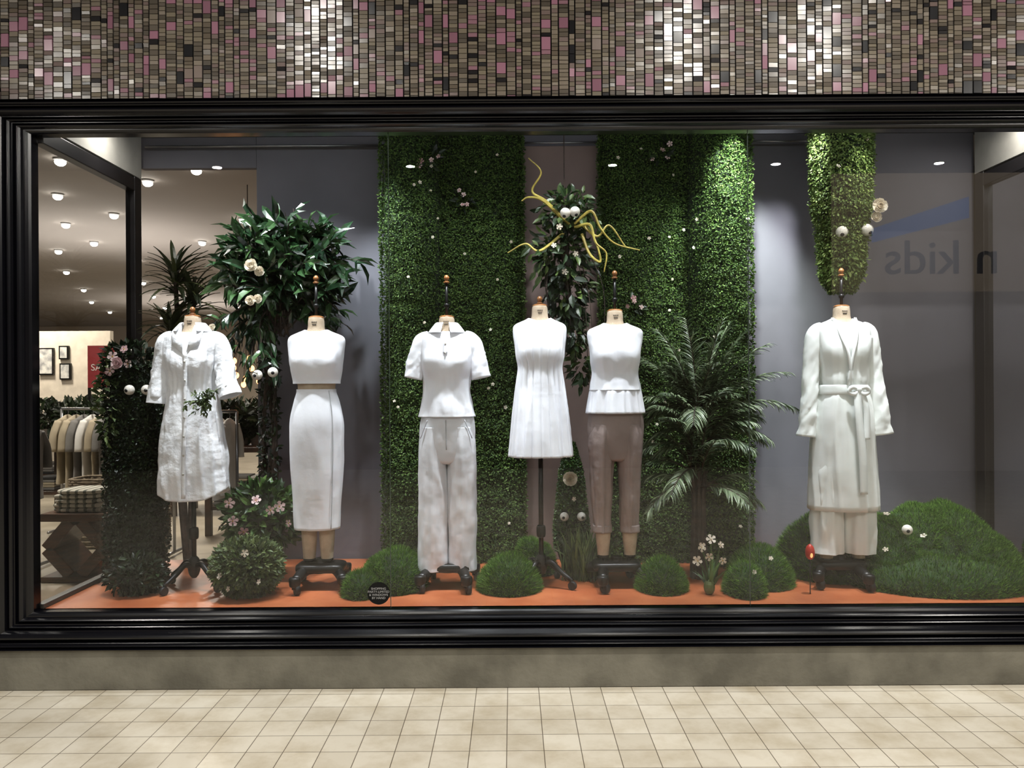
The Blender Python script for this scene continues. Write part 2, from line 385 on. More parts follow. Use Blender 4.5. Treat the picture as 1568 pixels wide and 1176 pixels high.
def hedge(name, x0, x1, y0, z0, z1, n, roundl, roundr, fl):
    b = B()
    def surf(x, z):
        t = (x-x0)/(x1-x0); y = y0+.02*math.sin(t*9+z*1.3)
        for on, tt in ((roundl, t), (roundr, 1-t)):
            if on:
                q = (tt-.20)/.20
                if abs(q) < 1: y -= .19*math.sqrt(1-q*q)
                if tt < .02: y += .06
            elif tt < .06: y += .05*(1-tt/.06)
        for s in (.75,1.35,1.95,2.5): y += .010*math.exp(-((z-s-.03*math.sin(x*6))/.016)**2)
        return y+.018*noise.noise(Vector((x*5,z*5,3)))+.012*noise.noise(Vector((x*16,z*16,8)))
    nx, nz = 60, 90; vs = []; f = []
    for i in range(nz+1):
        for j in range(nx+1):
            x = x0+(x1-x0)*j/nx; z = z0+(z1-z0)*i/nz; vs.append((x, surf(x,z)+.01, z))
    for i in range(nz):
        for j in range(nx): a = i*(nx+1)+j; f.append((a,a+1,a+nx+2,a+nx+1))
    b.add(vs, f, 0)
    P = np.array([(x, surf(x,z), z) for x, z in zip(rng.uniform(x0,x1,n), rng.uniform(z0,z1,n))])
    P[:,1] -= rng.random(n)*.018
    D = np.column_stack([rng.normal(size=n)*.8, -.45-rng.random(n)*.5, rng.normal(size=n)*.7-.1])
    e = .01; gx = np.array([(surf(p[0]+e,p[2])-surf(p[0]-e,p[2]))/(2*e) for p in P])
    N = np.column_stack([np.clip(gx,-3,3)+rng.normal(size=n)*.5, -np.ones(n), .5+rng.normal(size=n)*.5])
    b.inst(*LEAF_S, P, D, N, .010+.009*rng.random(n), 1)
    k = n//16
    P = np.array([(random.choice([x0,x1])+random.uniform(-.008,.008), 0, random.uniform(z0,z1)) for _ in range(k)])
    P[:,1] = [surf(min(max(p[0],x0+.03),x1-.03), p[2])-random.random()*.03+.03 for p in P]
    D = rnd(k); N = rnd(k)+np.array([0,-1,0]); b.inst(*LEAF_S, P, D, N, .015+.008*rng.random(k), 1)
    FP = [(x, surf(x,z)-.03, z) for x, z in zip(rng.uniform(x0+.04,x1-.04,fl), rng.uniform(z0+.2,z1-.1,fl))]
    flowers(b, FP, .011, 2, mc=3)
    for cx_, cz_ in ((x0+.5, z1-.42), (x0+.3, z1-.2)) if roundl else ((x0+.38, z1-.12), (x0+.2, 1.95)):
        y = surf(cx_, cz_)-.03
        leafblob(b, (cx_,y,cz_), (.07,.03,.07), 26, .05, LEAF_M, 4, None, inner=.4)
        flowers(b, [(cx_+random.uniform(-.06,.06), y-.03, cz_+random.uniform(-.06,.06)) for _ in range(4)], .017, 5, mc=3)
    return b.obj(name, [M_hedgebase, M_hedge, M_petalw, M_petaly, M_dark, M_petalp], smooth=False)
hedge('hedge_wall_panel', -.79, .075, .98, FZ+.005, 3.03, 66000, True, False, 22)
hedge('hedge_wall_panel', .55, 1.46, .98, FZ+.005, 3.03, 68000, False, True, 24)

def eyes(b, pts, r, mw, mb, look=(0,-1,-.15)):
    L = Vector(look).normalized()
    for i, p in enumerate(pts):
        b.ell(p, (r,r,r), mw, 18, 12)
        q = Vector(p)+L*r*.80+Vector((0.2*r*(1 if i else -1),0,0))
        b.ell(q, (r*.36,r*.36,r*.36), mb, 10, 8)

# ------------------------------------------------------------------ hanging topiary
def hanging(name):
    b = B(); cx, cy = 1.94, .72
    prof = [(3.05,.165),(2.85,.165),(2.6,.155),(2.48,.15),(2.4,.13),(2.25,.12),(2.1,.11),(2.0,.05)]
    b.loft([(z,cx,cy,r-.02,r-.02) for z, r in prof], 0, 32, 40, p=2, capb=True)
    n = 20000; zz = rng.uniform(2.0,3.05,n); zs = [p[0] for p in prof][::-1]; rs = [p[1] for p in prof][::-1]
    R = np.interp(zz, zs, rs); th = rng.uniform(0,2*PI,n); R = R+rng.normal(size=n)*.009
    O = np.column_stack([cx+R*np.cos(th), cy+R*np.sin(th), zz])
    out = np.column_stack([np.cos(th), np.sin(th), np.zeros(n)])
    b.inst(*LEAF_S, O, out*.5+rnd(n,.5)+np.array([0,0,-.4]), out+rnd(n,.5), .013+.010*rng.random(n), 1)
    leafblob(b, (cx,cy-.04,2.18), (.12,.1,.16), 300, .035, LEAF_M, 1, None, droop=.5)
    eyes(b, [(1.895,.60,2.335),(2.04,.60,2.345)], .034, 2, 3, (0,-1,-.9))
    rose(b, (2.09,.57,2.47), .046, 4); rose(b, (2.075,.575,2.41), .033, 4)
    flowers(b, [(1.86,.56,2.7),(2.03,.58,2.86)], .016, 4)
    return b.obj(name, [M_hedgebase, M_hedge2, M_eye, M_black, M_petalw, M_petaly], smooth=False)
hanging('hanging_topiary')

# ------------------------------------------------------------------ big tree
def twigleaves(b, p0, p1, nl, size, T, mL, mB, droop=.25, r=.006, spread=.7):
    p0 = np.array(p0); p1 = np.array(p1); mid = (p0+p1)/2+np.array([0,0,.06])*(np.linalg.norm(p1-p0)/.4)+rnd(1,.03)[0]*min(1,np.linalg.norm(p1-p0)/.3)
    P = crom([p0, mid, p1], 10); b.tube(P, np.linspace(r, r*.3, 10), 5, mB)
    d = p1-p0; d /= np.linalg.norm(d)+1e-9
    t = rng.uniform(.25,1,nl); O = np.array([P[int(q*9)] for q in t])
    D = d*.7+rnd(nl, spread)+np.array([0,0,-droop]); N = rnd(nl,.4)+np.array([0,-.5,.8])
    b.inst(*T, O, D, N, size*(.7+.5*rng.random(nl)), mL)

def tree(name):
    b = B(); base = np.array([-1.47,.90,FZ])
    for k in range(5):
        a = k*1.26; ph = random.random()*6
        pts = [base+np.array([.035*math.cos(a+t*5+ph), .035*math.sin(a+t*5+ph)-.06*t, t*1.45]) for t in np.linspace(0,1,14)]
        b.tube(pts, np.linspace(.016,.010,14), 7, 1, n=50)
    c = np.array([-1.31,.72,2.20])
    for k in range(120):
        a = random.uniform(0,2*PI); e = math.asin(random.uniform(-.75,1)); q = random.uniform(.6,1.02)
        tip = c+q*np.array([.49*math.cos(a)*math.cos(e), .27*math.sin(a)*math.cos(e), .32*math.sin(e)])
        root = np.array([-1.42+.1*random.random(),.76,random.uniform(1.75,2.1)])
        twigleaves(b, root, tip, 13, .14, LEAF_F, 0, 1, droop=.35)
    for tip in [(-1.66,.62,1.62),(-1.55,.62,1.5),(-1.72,.6,1.78),(-1.02,.72,1.74),(-.95,.75,1.85),(-1.35,.65,1.55)]:
        for _ in range(3): twigleaves(b, (-1.43,.76,1.95), np.array(tip)+rnd(1,.05)[0], 12, .10, LEAF_F, 0, 1, droop=.6)
    n = 500; zz = rng.uniform(.9,1.8,n); th = rng.uniform(0,6.28,n)
    O = np.column_stack([-1.47+.05*np.cos(th), .86+.05*np.sin(th), zz]); b.inst(*LEAF_M, O, rnd(n)+np.array([0,-.3,-.5]), rnd(n,.5)+np.array([0,-1,.3]), .04, 2)
    for p, r in [((-1.42,.40,2.13),.038),((-1.38,.41,2.10),.03),((-1.43,.41,1.94),.03),((-1.39,.41,1.95),.026),((-1.66,.46,1.80),.02)]: rose(b, p, r, 3)
    eyes(b, [(-1.452,.58,1.535),(-1.363,.58,1.55)], .029, 5, 6)
    return b.obj(name, [M_tree, M_bark, M_dark, M_petalw, M_petaly, M_eye, M_black], smooth=False)
tree('ficus_tree')

def dracaena(name):
    b = B()
    stems = [((-2.02,.97,FZ),(-2.04,.95,1.3),(-2.05,.90,2.18)), ((-2.01,.95,FZ),(-2.07,.93,1.2),(-2.08,.9,1.88)), ((-2.00,.97,FZ),(-1.97,.96,1.4),(-1.95,.92,2.06))]
    for i, s in enumerate(stems):
        b.tube(s, [.02,.016,.014], 8, 1, n=16)
        top = np.array(s[-1])
        n = 46; a = rng.uniform(0,2*PI,n); e = rng.uniform(-.1,1.3,n)
        D = np.column_stack([np.cos(a)*np.cos(e)*.8, np.sin(a)*np.cos(e)*.5-.15, np.sin(e)+.05])
        O = top+D*.015+np.column_stack([np.zeros(n),np.zeros(n),-.15*rng.random(n)])
        S_ = np.where(D[:,0] < -.3, .18, .20+.08*rng.random(n))
        b.inst(*STRAPD, O, D, np.column_stack([-np.cos(a)*.5,-np.sin(a)*.5,np.ones(n)]), S_, 0)
    return b.obj(name, [M_drac, M_bark], smooth=False)
dracaena('dracaena_plant')

b = B()
b.loft([(1.60,-2.16,.62,.10,.10),(1.5,-2.16,.62,.115,.12),(1.0,-2.16,.62,.12,.12),(FZ+.0,-2.16,.62,.12,.12)], 0, 32, 20, p=5, capt=True)
n = 9000; zz = rng.uniform(FZ,1.62,n); s = rng.integers(0,3,n); u = rng.uniform(-.13,.13,n)
O = np.column_stack([-2.16+np.where(s==0,u,np.where(s==1,.125,-.125)), .62+np.where(s==0,-.13,u), zz])
b.inst(*LEAF_S, O, rnd(n)+np.array([0,-.5,0]), rnd(n,.5)+np.array([0,-1,.3]), .024, 1)
leafblob(b, (-2.16,.58,1.62), (.14,.12,.09), 350, .06, LEAF_M, 1)
leafblob(b, (-2.26,.51,1.42), (.05,.08,.28), 280, .045, LEAF_M, 6)
flowers(b, [(-2.20,.43,1.64),(-2.12,.44,1.60),(-2.22,.44,1.56),(-2.14,.44,1.68)], .030, 2, mc=3)
rose(b, (-2.17,.43,1.60), .035, 2)
eyes(b, [(-2.115,.44,1.455),(-2.025,.45,1.455)], .028, 4, 5)
b.obj('topiary_column', [M_hedgebase, M_dark, M_petalp, M_petaly, M_eye, M_black, M_sage], smooth=False)

b = B()
for k in range(5): b.tube([(-1.44+.02*k-.04,.66,FZ),(-1.46+.04*k-.08,.64,.62)], .008, 6, 2)
leafblob(b, (-1.44,.64,.72), (.21,.13,.18), 600, .075, LEAF_M, 1, 0)
flowers(b, [(-1.42,.45,.84),(-1.56,.48,.72),(-1.35,.48,.78),(-1.30,.48,.80),(-1.5,.48,.66),(-1.58,.48,.82),(-1.26,.52,.70)], .028, 3, mc=4)
b.obj('flowering_bush', [M_hedgebase, M_bush, M_bark, M_petalp, M_petaly], smooth=False)
b = B(); leafblob(b, (-1.41,.26,.515), (.18,.16,.15), 4200, .032, LEAF_M, 1, 0, inner=.85, zmin=FZ+.004)
flowers(b, [(-1.37,.10,.62),(-1.5,.11,.5),(-1.3,.11,.47),(-1.45,.09,.44)], .018, 2)
b.obj('round_bush', [M_hedgebase, M_sage, M_petalw], smooth=False)
b = B(); leafblob(b, (-2.02,.32,.46), (.14,.12,.10), 900, .04, LEAF_M, 1, 0, inner=.8, zmin=FZ+.004)
b.obj('low_shrub', [M_hedgebase, M_dark], smooth=False)

# hanging vine with yellow willow
b = B()
b.tube([(.31,.66,CEIL-.002),(.31,.66,2.4)], .003, 6, 4)
b.tube([(.30,.66,2.5),(.32,.66,2.1),(.37,.68,1.6)], [.03,.02,.008], 8, 4, n=16)
for c, r, n in [((.34,.64,2.47),(.18,.13,.13),240),((.27,.62,2.22),(.17,.13,.16),250),((.34,.64,2.0),(.12,.10,.14),160),((.36,.66,1.78),(.08,.07,.16),120),((.40,.68,1.58),(.05,.04,.12),60)]:
    leafblob(b, c, r, n, .065, LEAF_M, 0, None, droop=.5, inner=.35)
leafblob(b, (.31,.62,2.1), (.15,.12,.42), 240, .075, LEAF_M, 5, None, droop=.5, inner=.5)
for k in range(9):
    x_ = random.uniform(.16,.52); z_ = random.uniform(1.5,2.0)
    b.tube([(x_*.5+.15,.6,2.3),(x_,.55,(z_+2.3)/2),(x_+.02,.6,z_)], .0025, 5, 4, n=12)
tw = [[(.33,.56,2.38),(.20,.52,2.50),(.12,.52,2.56),(.17,.5,2.66),(.10,.5,2.74)], [(.30,.56,2.40),(.18,.5,2.50),(.10,.5,2.52),(.06,.5,2.50)],
      [(.30,.55,2.33),(.16,.5,2.22),(.08,.5,2.26),(-.02,.5,2.21)], [(.36,.55,2.38),(.45,.5,2.44),(.50,.48,2.34),(.58,.5,2.26),(.72,.5,2.22)],
      [(.36,.54,2.36),(.44,.48,2.36),(.47,.47,2.26),(.53,.48,2.20),(.52,.5,2.10)], [(.38,.55,2.40),(.48,.5,2.30),(.55,.5,2.36),(.64,.5,2.24)], [(.40,.54,2.32),(.44,.5,2.20),(.50,.5,2.16),(.47,.5,2.28),(.42,.5,2.36)]]
for t in tw: b.tube(t, np.linspace(.009,.0035,len(t)), 6, 1, n=40)
eyes(b, [(.302,.47,2.425),(.356,.47,2.432)], .029, 2, 3, (0,-.6,-.8))
flowers(b, [(.27,.48,2.35),(.36,.48,2.2),(.24,.5,2.25),(.3,.5,2.1)], .018, 6)
b.obj('hanging_vine_arrangement', [M_vine, M_twig, M_eye, M_black, M_bark, M_dark, M_petalw], smooth=False)

# palm
def frond(b, root, d0, L, mL, mS, nl=26, ll=.17):
    root = np.array(root); d0 = np.array(d0, float); d0 /= np.linalg.norm(d0)
    side = np.cross(d0, [0,0,1.0]); side /= np.linalg.norm(side)+1e-9
    pts = []; p = root.copy(); d = d0.copy()
    for i in range(14):
        pts.append(p.copy()); d = d+np.array([0,0,-.038-.02*i*.3]); d /= np.linalg.norm(d); p = p+d*L/13
    pts = np.array(pts); b.tube(pts, np.linspace(.006,.002,14), 5, mS)
    T = np.gradient(pts, axis=0); T /= np.linalg.norm(T,axis=1)[:,None]
    O = []; D = []; S = []
    for k in range(nl):
        q = .2+.8*k/(nl-1); i = min(12, int(q*13)); f = q*13-i; o = pts[i]*(1-f)+pts[min(13,i+1)]*f; t = T[i]
        ln = ll*math.sin(PI*(.15+.75*q))**.6*random.uniform(.85,1.1)
        for sg in (-1,1):
            O.append(o); D.append(t*.85+side*sg*.75+np.array([0,0,.12])+rnd(1,.07)[0]); S.append(ln)
    O = np.array(O); D = np.array(D)
    b.inst(*STRAP, O, D, np.tile([0,-.3,1.0],(len(O),1))+rnd(len(O),.2), S, mL)
b = B()
for k in range(7):
    a = k*.9; b.tube([(1.06+.04*math.cos(a),.58+.04*math.sin(a),FZ),(1.06+.03*math.cos(a),.58+.03*math.sin(a),.8),(1.06+.06*math.cos(a),.58+.05*math.sin(a),1.1)], [.014,.011,.008], 7, 1, n=12)
for k in range(56):
    a = random.uniform(0,2*PI); e = random.uniform(-.1,1.35)
    d = (math.cos(a)*math.cos(e), math.sin(a)*math.cos(e)*.2-.12, math.sin(e))
    frond(b, (1.05+d[0]*.05,.56,random.uniform(.85,1.38)), d, random.uniform(.27,.40), 0, 1, 26, .12)
for d in [(.30,-.1,1),(.12,-.12,1),(.5,-.1,1),(-.3,-.12,1),(.8,-.1,.9),(1,-.1,.55),(-.6,-.12,1),(.2,.0,1),(-.1,-.1,1)]: frond(b, (1.06,.55,1.28), d, .56, 0, 1, 34, .13)
b.obj('areca_palm', [M_palm, M_bark], smooth=False)

# small cone topiary
b = B(); cx, cy = .35,.80
b.loft([(1.1,cx,cy,.01,.01),(.95,cx,cy,.05,.05),(.7,cx,cy,.085,.085),(.5,cx,cy,.09,.09),(FZ,cx,cy,.05,.05)], 0, 24, 20, p=2, capb=True)
n = 4400; zz = rng.uniform(.48,1.12,n); R = np.interp(zz,[.45,.6,.95,1.12],[.09,.10,.062,.012]); th = rng.uniform(0,2*PI,n)
O = np.column_stack([cx+R*np.cos(th), cy+R*np.sin(th), zz]); od = np.column_stack([np.cos(th),np.sin(th),.3*np.ones(n)])
b.inst(*LEAF_S, O, od*.6+rnd(n,.5), od+rnd(n,.3), .021, 1)
rose(b, (.335,.68,.92), .046, 2); flowers(b, [(.36,.70,.80),(.30,.70,.70)], .015, 2)
eyes(b, [(.30,.68,.70),(.40,.68,.70)], .026, 3, 4)
b.obj('cone_topiary', [M_hedgebase, M_bush, M_petalw, M_eye, M_black, M_petaly], smooth=False)
b = B(); n = 220
O = np.column_stack([.40+rng.normal(size=n)*.045, .56+rng.normal(size=n)*.03, np.full(n,FZ+.002)])
b.inst(*strapT(.05,6,.3), O, rnd(n,.22)+np.array([0,0,1]), rnd(n,.5)+np.array([0,-1,.2]), .16+.15*rng.random(n), 0)
b.obj('grass_tuft', [M_sage], smooth=False)

b = B(); P = []
for x, z in [(1.02,.62),(1.07,.66),(1.12,.63),(1.00,.55),(1.13,.55),(1.06,.57)]:
    b.tube([(1.03,.22,FZ),((x+1.03)/2-.01,.21,(FZ+z)/2+.03),(x-.04,.19,z)], .004, 6, 0, n=8); P.append((x-.04,.18,z))
flowers(b, P, .024, 1, mc=2); b.ell((1.03,.22,FZ+.04), (.03,.03,.042), 3, 12, 8)
n = 30; b.inst(*STRAP, np.tile([1.03,.22,FZ+.02],(n,1)), rnd(n,.3)+np.array([0,0,1]), rnd(n,.5)+np.array([0,-1,0]), .10+.10*rng.random(n), 0)
b.obj('lily_plant', [M_bush, M_petalw, M_petaly, M_sage], smooth=False)

# moss mounds
def mound(name, bumps, n, blade=.022, extra=None):
    b = B()
    def H(x, y):
        h = 0
        for cx, cy, rx, ry, hh in bumps:
            q = 1-((x-cx)/rx)**2-((y-cy)/ry)**2
            if q > 0: h = max(h, hh*q**.5)
        return h*(1+.16*noise.noise(Vector((x*6,y*6,1)))) if h > 0 else 0
    for cx, cy, rx, ry, hh in bumps:
        vs = []; f = []; R_, A_ = 14, 40
        for i in range(R_+1):
            for j in range(A_):
                a = 2*PI*j/A_; r = math.sin(PI/2*i/R_)
                x, y = cx+rx*r*math.cos(a)*.995, cy+ry*r*math.sin(a)*.995
                vs.append((x, y, FZ+.001+ (H(x,y) if i < R_ else 0)))
        for i in range(R_):
            for j in range(A_): k = (j+1) % A_; f.append((i*A_+j,(i+1)*A_+j,(i+1)*A_+k,i*A_+k))
        b.add(vs, f, 0)
    O = []; N = []
    tot = sum(q[2]*q[3] for q in bumps)
    for cx, cy, rx, ry, hh in bumps:
        k = int(n*rx*ry/tot)
        for _ in range(k):
            a = random.uniform(0,2*PI); r = math.sin(PI/2*math.sqrt(random.random()))
            x, y = cx+rx*r*math.cos(a), cy+ry*r*math.sin(a); h = H(x,y)
            O.append((x,y,FZ+h)); N.append(((x-cx)/rx**2*hh, (y-cy)/ry**2*hh, max(.05,math.sqrt(max(0,1-r*r)))))
    O = np.array(O); N = np.array(N); N /= np.linalg.norm(N,axis=1)[:,None]; k = len(O)
    T = ([(-.09,-.15,0),(.09,-.15,0),(0,1,.2)], [(0,1,2)])
    b.inst(*T, O, N+rnd(k,.35)+np.array([0,0,.25]), rnd(k), blade*(.6+.8*rng.random(k)), 1)
    if extra: extra(b, H)
    return b.obj(name, [M_mossb, M_moss, M_petalw, M_eye, M_black, M_petaly], smooth=False)
mound('moss_mound', [(-.66,.42,.18,.2,.21),(-.80,.26,.10,.12,.12)], 12000)
mound('moss_mound', [(-.02,.36,.165,.17,.175)], 9000)
mound('moss_mound', [(.15,.74,.10,.12,.17),(.10,.78,.1,.1,.2)], 6000)
mound('moss_mound', [(.80,.34,.13,.15,.17)], 6000)
def ex1(b, H): flowers(b, [(1.38,.3,FZ+.17),(1.25,.16,FZ+.13)], .016, 2)
mound('moss_mound', [(1.22,.24,.10,.14,.16),(1.37,.46,.17,.20,.20)], 10000, extra=ex1)
def ex2(b, H):
    eyes(b, [(2.16,.40,FZ+.30)], .028, 3, 4)
    flowers(b, [(2.3,.5,FZ+H(2.3,.5)+.02),(2.05,.42,FZ+H(2.05,.42)+.02),(2.15,.62,FZ+H(2.15,.62)+.02)], .018, 2, (0,-.5,1))
mound('moss_hill', [(1.80,.72,.24,.32,.31),(2.12,.72,.36,.36,.33),(2.48,.74,.38,.37,.38),(2.35,.45,.50,.36,.16),(2.64,.64,.24,.36,.26)], 52000, .024, ex2)
b = B(); b.lathe([(.004,.625),(.018,.61),(.024,.585),(.022,.56),(.01,.545)], 1.56, .22, 0); b.tube([(1.56,.22,FZ+.0),(1.56,.22,.55)], .003, 6, 1); b.ell((1.56,.198,.57),(.008,.004,.014),2,8,6)
b.obj('red_lantern', [pbr('red_enamel', C(190,50,36), None, .3), M_black, emit('lantern_glow', C(255,190,120), 1.2)])

# ------------------------------------------------------------------ mannequins
def wr(a, z, k=1.0, seed=0.0, sz=9.0):
    v = Vector((math.cos(a)*1.6+seed, math.sin(a)*1.6, z*sz))
    return k*(noise.noise(v)+.5*noise.noise(v*2.3))
def vf(a, z, k=1.0, seed=0.0, fa=3.0, fz=1.2):
    v = Vector((math.cos(a)*fa+seed, math.sin(a)*fa, z*fz)); q = noise.noise(v)+.4*noise.noise(v*2.1)
    return k*(1-2*abs(q)**.8)
def adiff(a, b): return (a-b+PI) % (2*PI)-PI
FR = -PI/2
def bust(a, z, zb, h=.026):
    return h*(math.exp(-(adiff(a,FR-.55)/.42)**2)+math.exp(-(adiff(a,FR+.55)/.42)**2))*math.exp(-((z-zb)/.062)**2)

def cast_base(b, x, y, rz=0.0):
    def R(px, py): return (x+px*math.cos(rz)-py*math.sin(rz), y+px*math.sin(rz)+py*math.cos(rz))
    b.lathe([(.03,.525),(.036,.50),(.055,.485),(.06,.45)], x, y, 0)
    for sx in (-1,1):
        p = [R(sx*.02,0), R(sx*.08,-.03), R(sx*.125,-.15)]; q = [R(sx*.02,0), R(sx*.08,.03), R(sx*.125,.15)]
        for pp in (p,q):
            b.tube([(pp[0][0],pp[0][1],.475),(pp[1][0],pp[1][1],.468),(pp[2][0],pp[2][1],.435)], [.036,.032,.026], 10, 0, n=12)
            b.lathe([(.028,.457),(.032,.445),(.028,.412),(.014,.405)], pp[2][0], pp[2][1], 0)
            b.wheel((pp[2][0]+.010,pp[2][1],FZ+.031), .030, .024, 1, rz+.4)
            b.box((pp[2][0]-.014,pp[2][1]-.010,FZ+.03), (pp[2][0]+.014,pp[2][1]+.010,.41), 0)
    b.loft([(.502,x,y,.11,.07),(.492,x,y,.13,.085),(.462,x,y,.13,.085),(.452,x,y,.10,.06)], 0, 32, 8, p=5, capt=True, capb=True)
def tripod_base(b, x, y, ztop):
    b.tube([(x,y,ztop),(x,y,.46)], .013, 12, 0); b.lathe([(.013,.70),(.024,.69),(.024,.64),(.013,.63)], x, y, 0)
    b.lathe([(.014,.54),(.028,.52),(.034,.48),(.026,.44),(.012,.42)], x, y, 0)
    for k in range(4):
        a = PI/4+.25+k*PI/2; c, s = math.cos(a), math.sin(a)
        b.tube([(x+.01*c,y+.01*s,.48),(x+.06*c,y+.06*s,.50),(x+.12*c,y+.12*s,.455),(x+.185*c,y+.185*s,.415)], [.017,.016,.014,.012], 8, 0, n=16)
        b.tube([(x+.185*c,y+.185*s,.425),(x+.185*c,y+.185*s,.395)], .009, 8, 0)
        b.wheel((x+.19*c,y+.19*s,FZ+.024), .0235, .018, 1, a+PI/2)

def form(x, y, nt, pole, legs=None):
    b = B()
    b.loft([(nt,x,y,.040,.042),(nt-.02,x,y,.043,.045),(nt-.06,x,y,.046,.048),(nt-.085,x,y,.060,.054),(nt-.105,x,y,.09,.066),(nt-.13,x,y,.12,.074),(nt-.2,x,y,.125,.08),(nt-.3,x,y,.116,.08),(nt-.37,x,y,.102,.082),(nt-.42,x,y,.100,.08)], 0, 48, 50, capt=True, capb=True)
    for sx in (-1,1): b.ell((x+sx*.116,y,nt-.165), (.029,.045,.046), 0, 16, 12)
    b.lathe([(.012,nt+.012),(.03,nt+.010),(.042,nt+.003),(.040,nt-.004)], x, y, 1)
    for k, w in ((0,.03),(1,.022)):
        z = nt-.026-k*.014
        for i in range(6):
            xx = x-w/2+w*(i+.5)/6; b.box((xx-.0015,y-.0475-k*.001,z-.003),(xx+.0012,y-.043,z+.003),2)
    if pole:
        b.tube([(x,y,nt),(x,y,nt+pole)], .0085, 10, 3)
        b.lathe([(.012,nt+pole*.35+.01),(.016,nt+pole*.35),(.012,nt+pole*.35-.012)], x, y, 3)
        zt = nt+pole
    else: zt = nt+.012
    b.lathe([(r_*.85,zt+h_*.85) for r_, h_ in [(.016,-.002),(.02,.006),(.010,.012),(.013,.018),(.018,.032),(.012,.046),(.003,.052)]], x, y, 1)
    if legs:
        for (lx, ztp, zb, r) in legs:
            b.loft([(ztp,lx,y,r*1.12,r*1.15),((ztp+zb)/2,lx,y,r*1.05,r*1.1),(zb+.02,lx,y,r*.85,r*.9),(zb,lx,y,r*.82,r*.87)], 0, 24, 20, capb=True)
            b.lathe([(r*.8,zb),(r*.85,zb-.008),(r*.7,zb-.016)], lx, y, 3)
            b.tube([(lx,y,zb-.01),(x+(lx-x)*.8,y,.48)], .012, 8, 3)
    return b

def top_secs(x, y, nt, w=1.0, end=None):
    s = [(nt-.066,x,y,.062,.056),(nt-.078,x,y,.086*w,.064),(nt-.090,x,y,.116*w,.072),(nt-.103,x,y,.142*w,.080),(nt-.124,x,y,.154*w,.087),(nt-.17,x,y,.153*w,.098),(nt-.22,x,y,.146*w,.108),(nt-.28,x,y,.140*w,.108),(nt-.34,x,y,.128*w,.098)]
    return s+(end or [])
def neckdip(dip, k=.12, w=.8):
    return lambda a, t: -dip*math.exp(-(adiff(a,FR)/w)**2)*max(0, 1-t/k)
def leg(b, m, lx, y, zt, zb, rt, rm, rb, side, seed, ryt=.098, fold=.006):
    b.loft([(zt,lx-side*.010,y,rt*.95,ryt),(zt-.15*(zt-zb),lx,y,rt,ryt),(zt-.5*(zt-zb),lx,y,rm,(rm*1.05+ryt)/2),(zb+.02,lx,y,rb,rb*1.06),(zb,lx,y,rb,rb*1.06)], m, 64, 90,
           disp=lambda a,t,z: .008*math.exp(-(adiff(a,FR)/.10)**2)*min(1,t*4)+vf(a,z,fold*min(1,.2+t*1.5),seed,1.3,2.2)+wr(a,z,.005*(.4+t),seed,9)-.004)
def hips(b, m, x, y, nt, top=.50, cz=.80):
    b.loft([(nt-top,x,y,.130,.098),(nt-.58,x,y,.147,.101),(nt-.66,x,y,.153,.101),(nt-.72,x,y,.142,.098),(nt-cz+.02,x,y,.09,.09),(nt-cz,x,y,.05,.07)], m, 72, 40, disp=lambda a,t,z: wr(a,z,.005,2,8)*(1-t), capt=True)

Y = .42
def put(b, name, mats, e, solid=0.0, smooth=True):
    o = b.obj(name, mats, solid=solid, smooth=smooth); child(o, e); return o
FM = [M_form, M_wood, M_text, M_black]
def slv(b, pts, rad, m=0, seed=0, flat=.9, amp=.007, n=40, seg=28):
    b.tube(pts, rad, seg, m, n=n, cap=False, flat=flat, disp=lambda a,t,p: vf(a+p[2]*9,p[2],amp*.6*(.4+t),seed,1.2,7)+wr(a,p[2],amp*.5*(.4+t),seed,16))

# ---- 1: long shirt dress
x = -1.755; nt = 1.855; e = empty('mannequin', (x,Y,FZ))
put(form(x,Y,nt,0), 'dress_form', FM, e)
b = B()
secs = top_secs(x,Y,nt,1.02,[(nt-.42,x,Y,.133,.10),(nt-.55,x,Y,.148,.115),(nt-.72,x,Y,.170,.13),(nt-.90,x,Y,.184,.135),(nt-1.0,x,Y,.190,.135)])
def d1(a,t,z): return bust(a,z,nt-.25,.012)+wr(a,z,.008*min(1,t*2),3,8)+vf(a,z,.013*min(1,t*1.6),6,2.2,1.6)-.006*t
hem = lambda a,t: -.10*math.exp(-(adiff(a,FR)/.6)**2)*max(0,1-t/.16)+(t>.75)*(t-.75)/.25*(.06*abs(math.cos(a))**3)
b.loft(secs, 0, 130, 130, disp=d1, zoff=hem)
P = [(x+.004,Y-.120,nt-.2),(x+.006,Y-.121,nt-.34),(x+.006,Y-.132,nt-.55),(x+.006,Y-.150,nt-.8),(x+.004,Y-.150,nt-.98)]
b.ribbon(P, .022, 0, 30)
for k in range(7): zz = nt-.25-k*.1; q = crom(P,60); i = int(np.argmin(abs(q[:,2]-zz))); b.ell((q[i][0],q[i][1]-.006,zz), (.005,.002,.005), 1, 8, 6)
put(b, 'shirt_dress', [M_linenw, M_button], e, .003)
b = B()
slv(b, [(x-.09,Y,nt-.12),(x-.14,Y,nt-.155),(x-.166,Y-.005,nt-.28),(x-.18,Y-.02,nt-.45)], [.045,.055,.05,.050], 0, 1, amp=.013)
slv(b, [(x+.09,Y,nt-.12),(x+.14,Y,nt-.155),(x+.175,Y-.01,nt-.27),(x+.205,Y-.04,nt-.40)], [.045,.055,.05,.050], 0, 2, amp=.013)
slv(b, [(x-.178,Y-.018,nt-.40),(x-.184,Y-.022,nt-.475)], [.054,.058], 0, 3, amp=.005); slv(b, [(x+.20,Y-.035,nt-.37),(x+.222,Y-.045,nt-.435)], [.055,.059], 0, 4, amp=.005)
put(b, 'sleeves', [M_linenw], e, .003)
b = B()
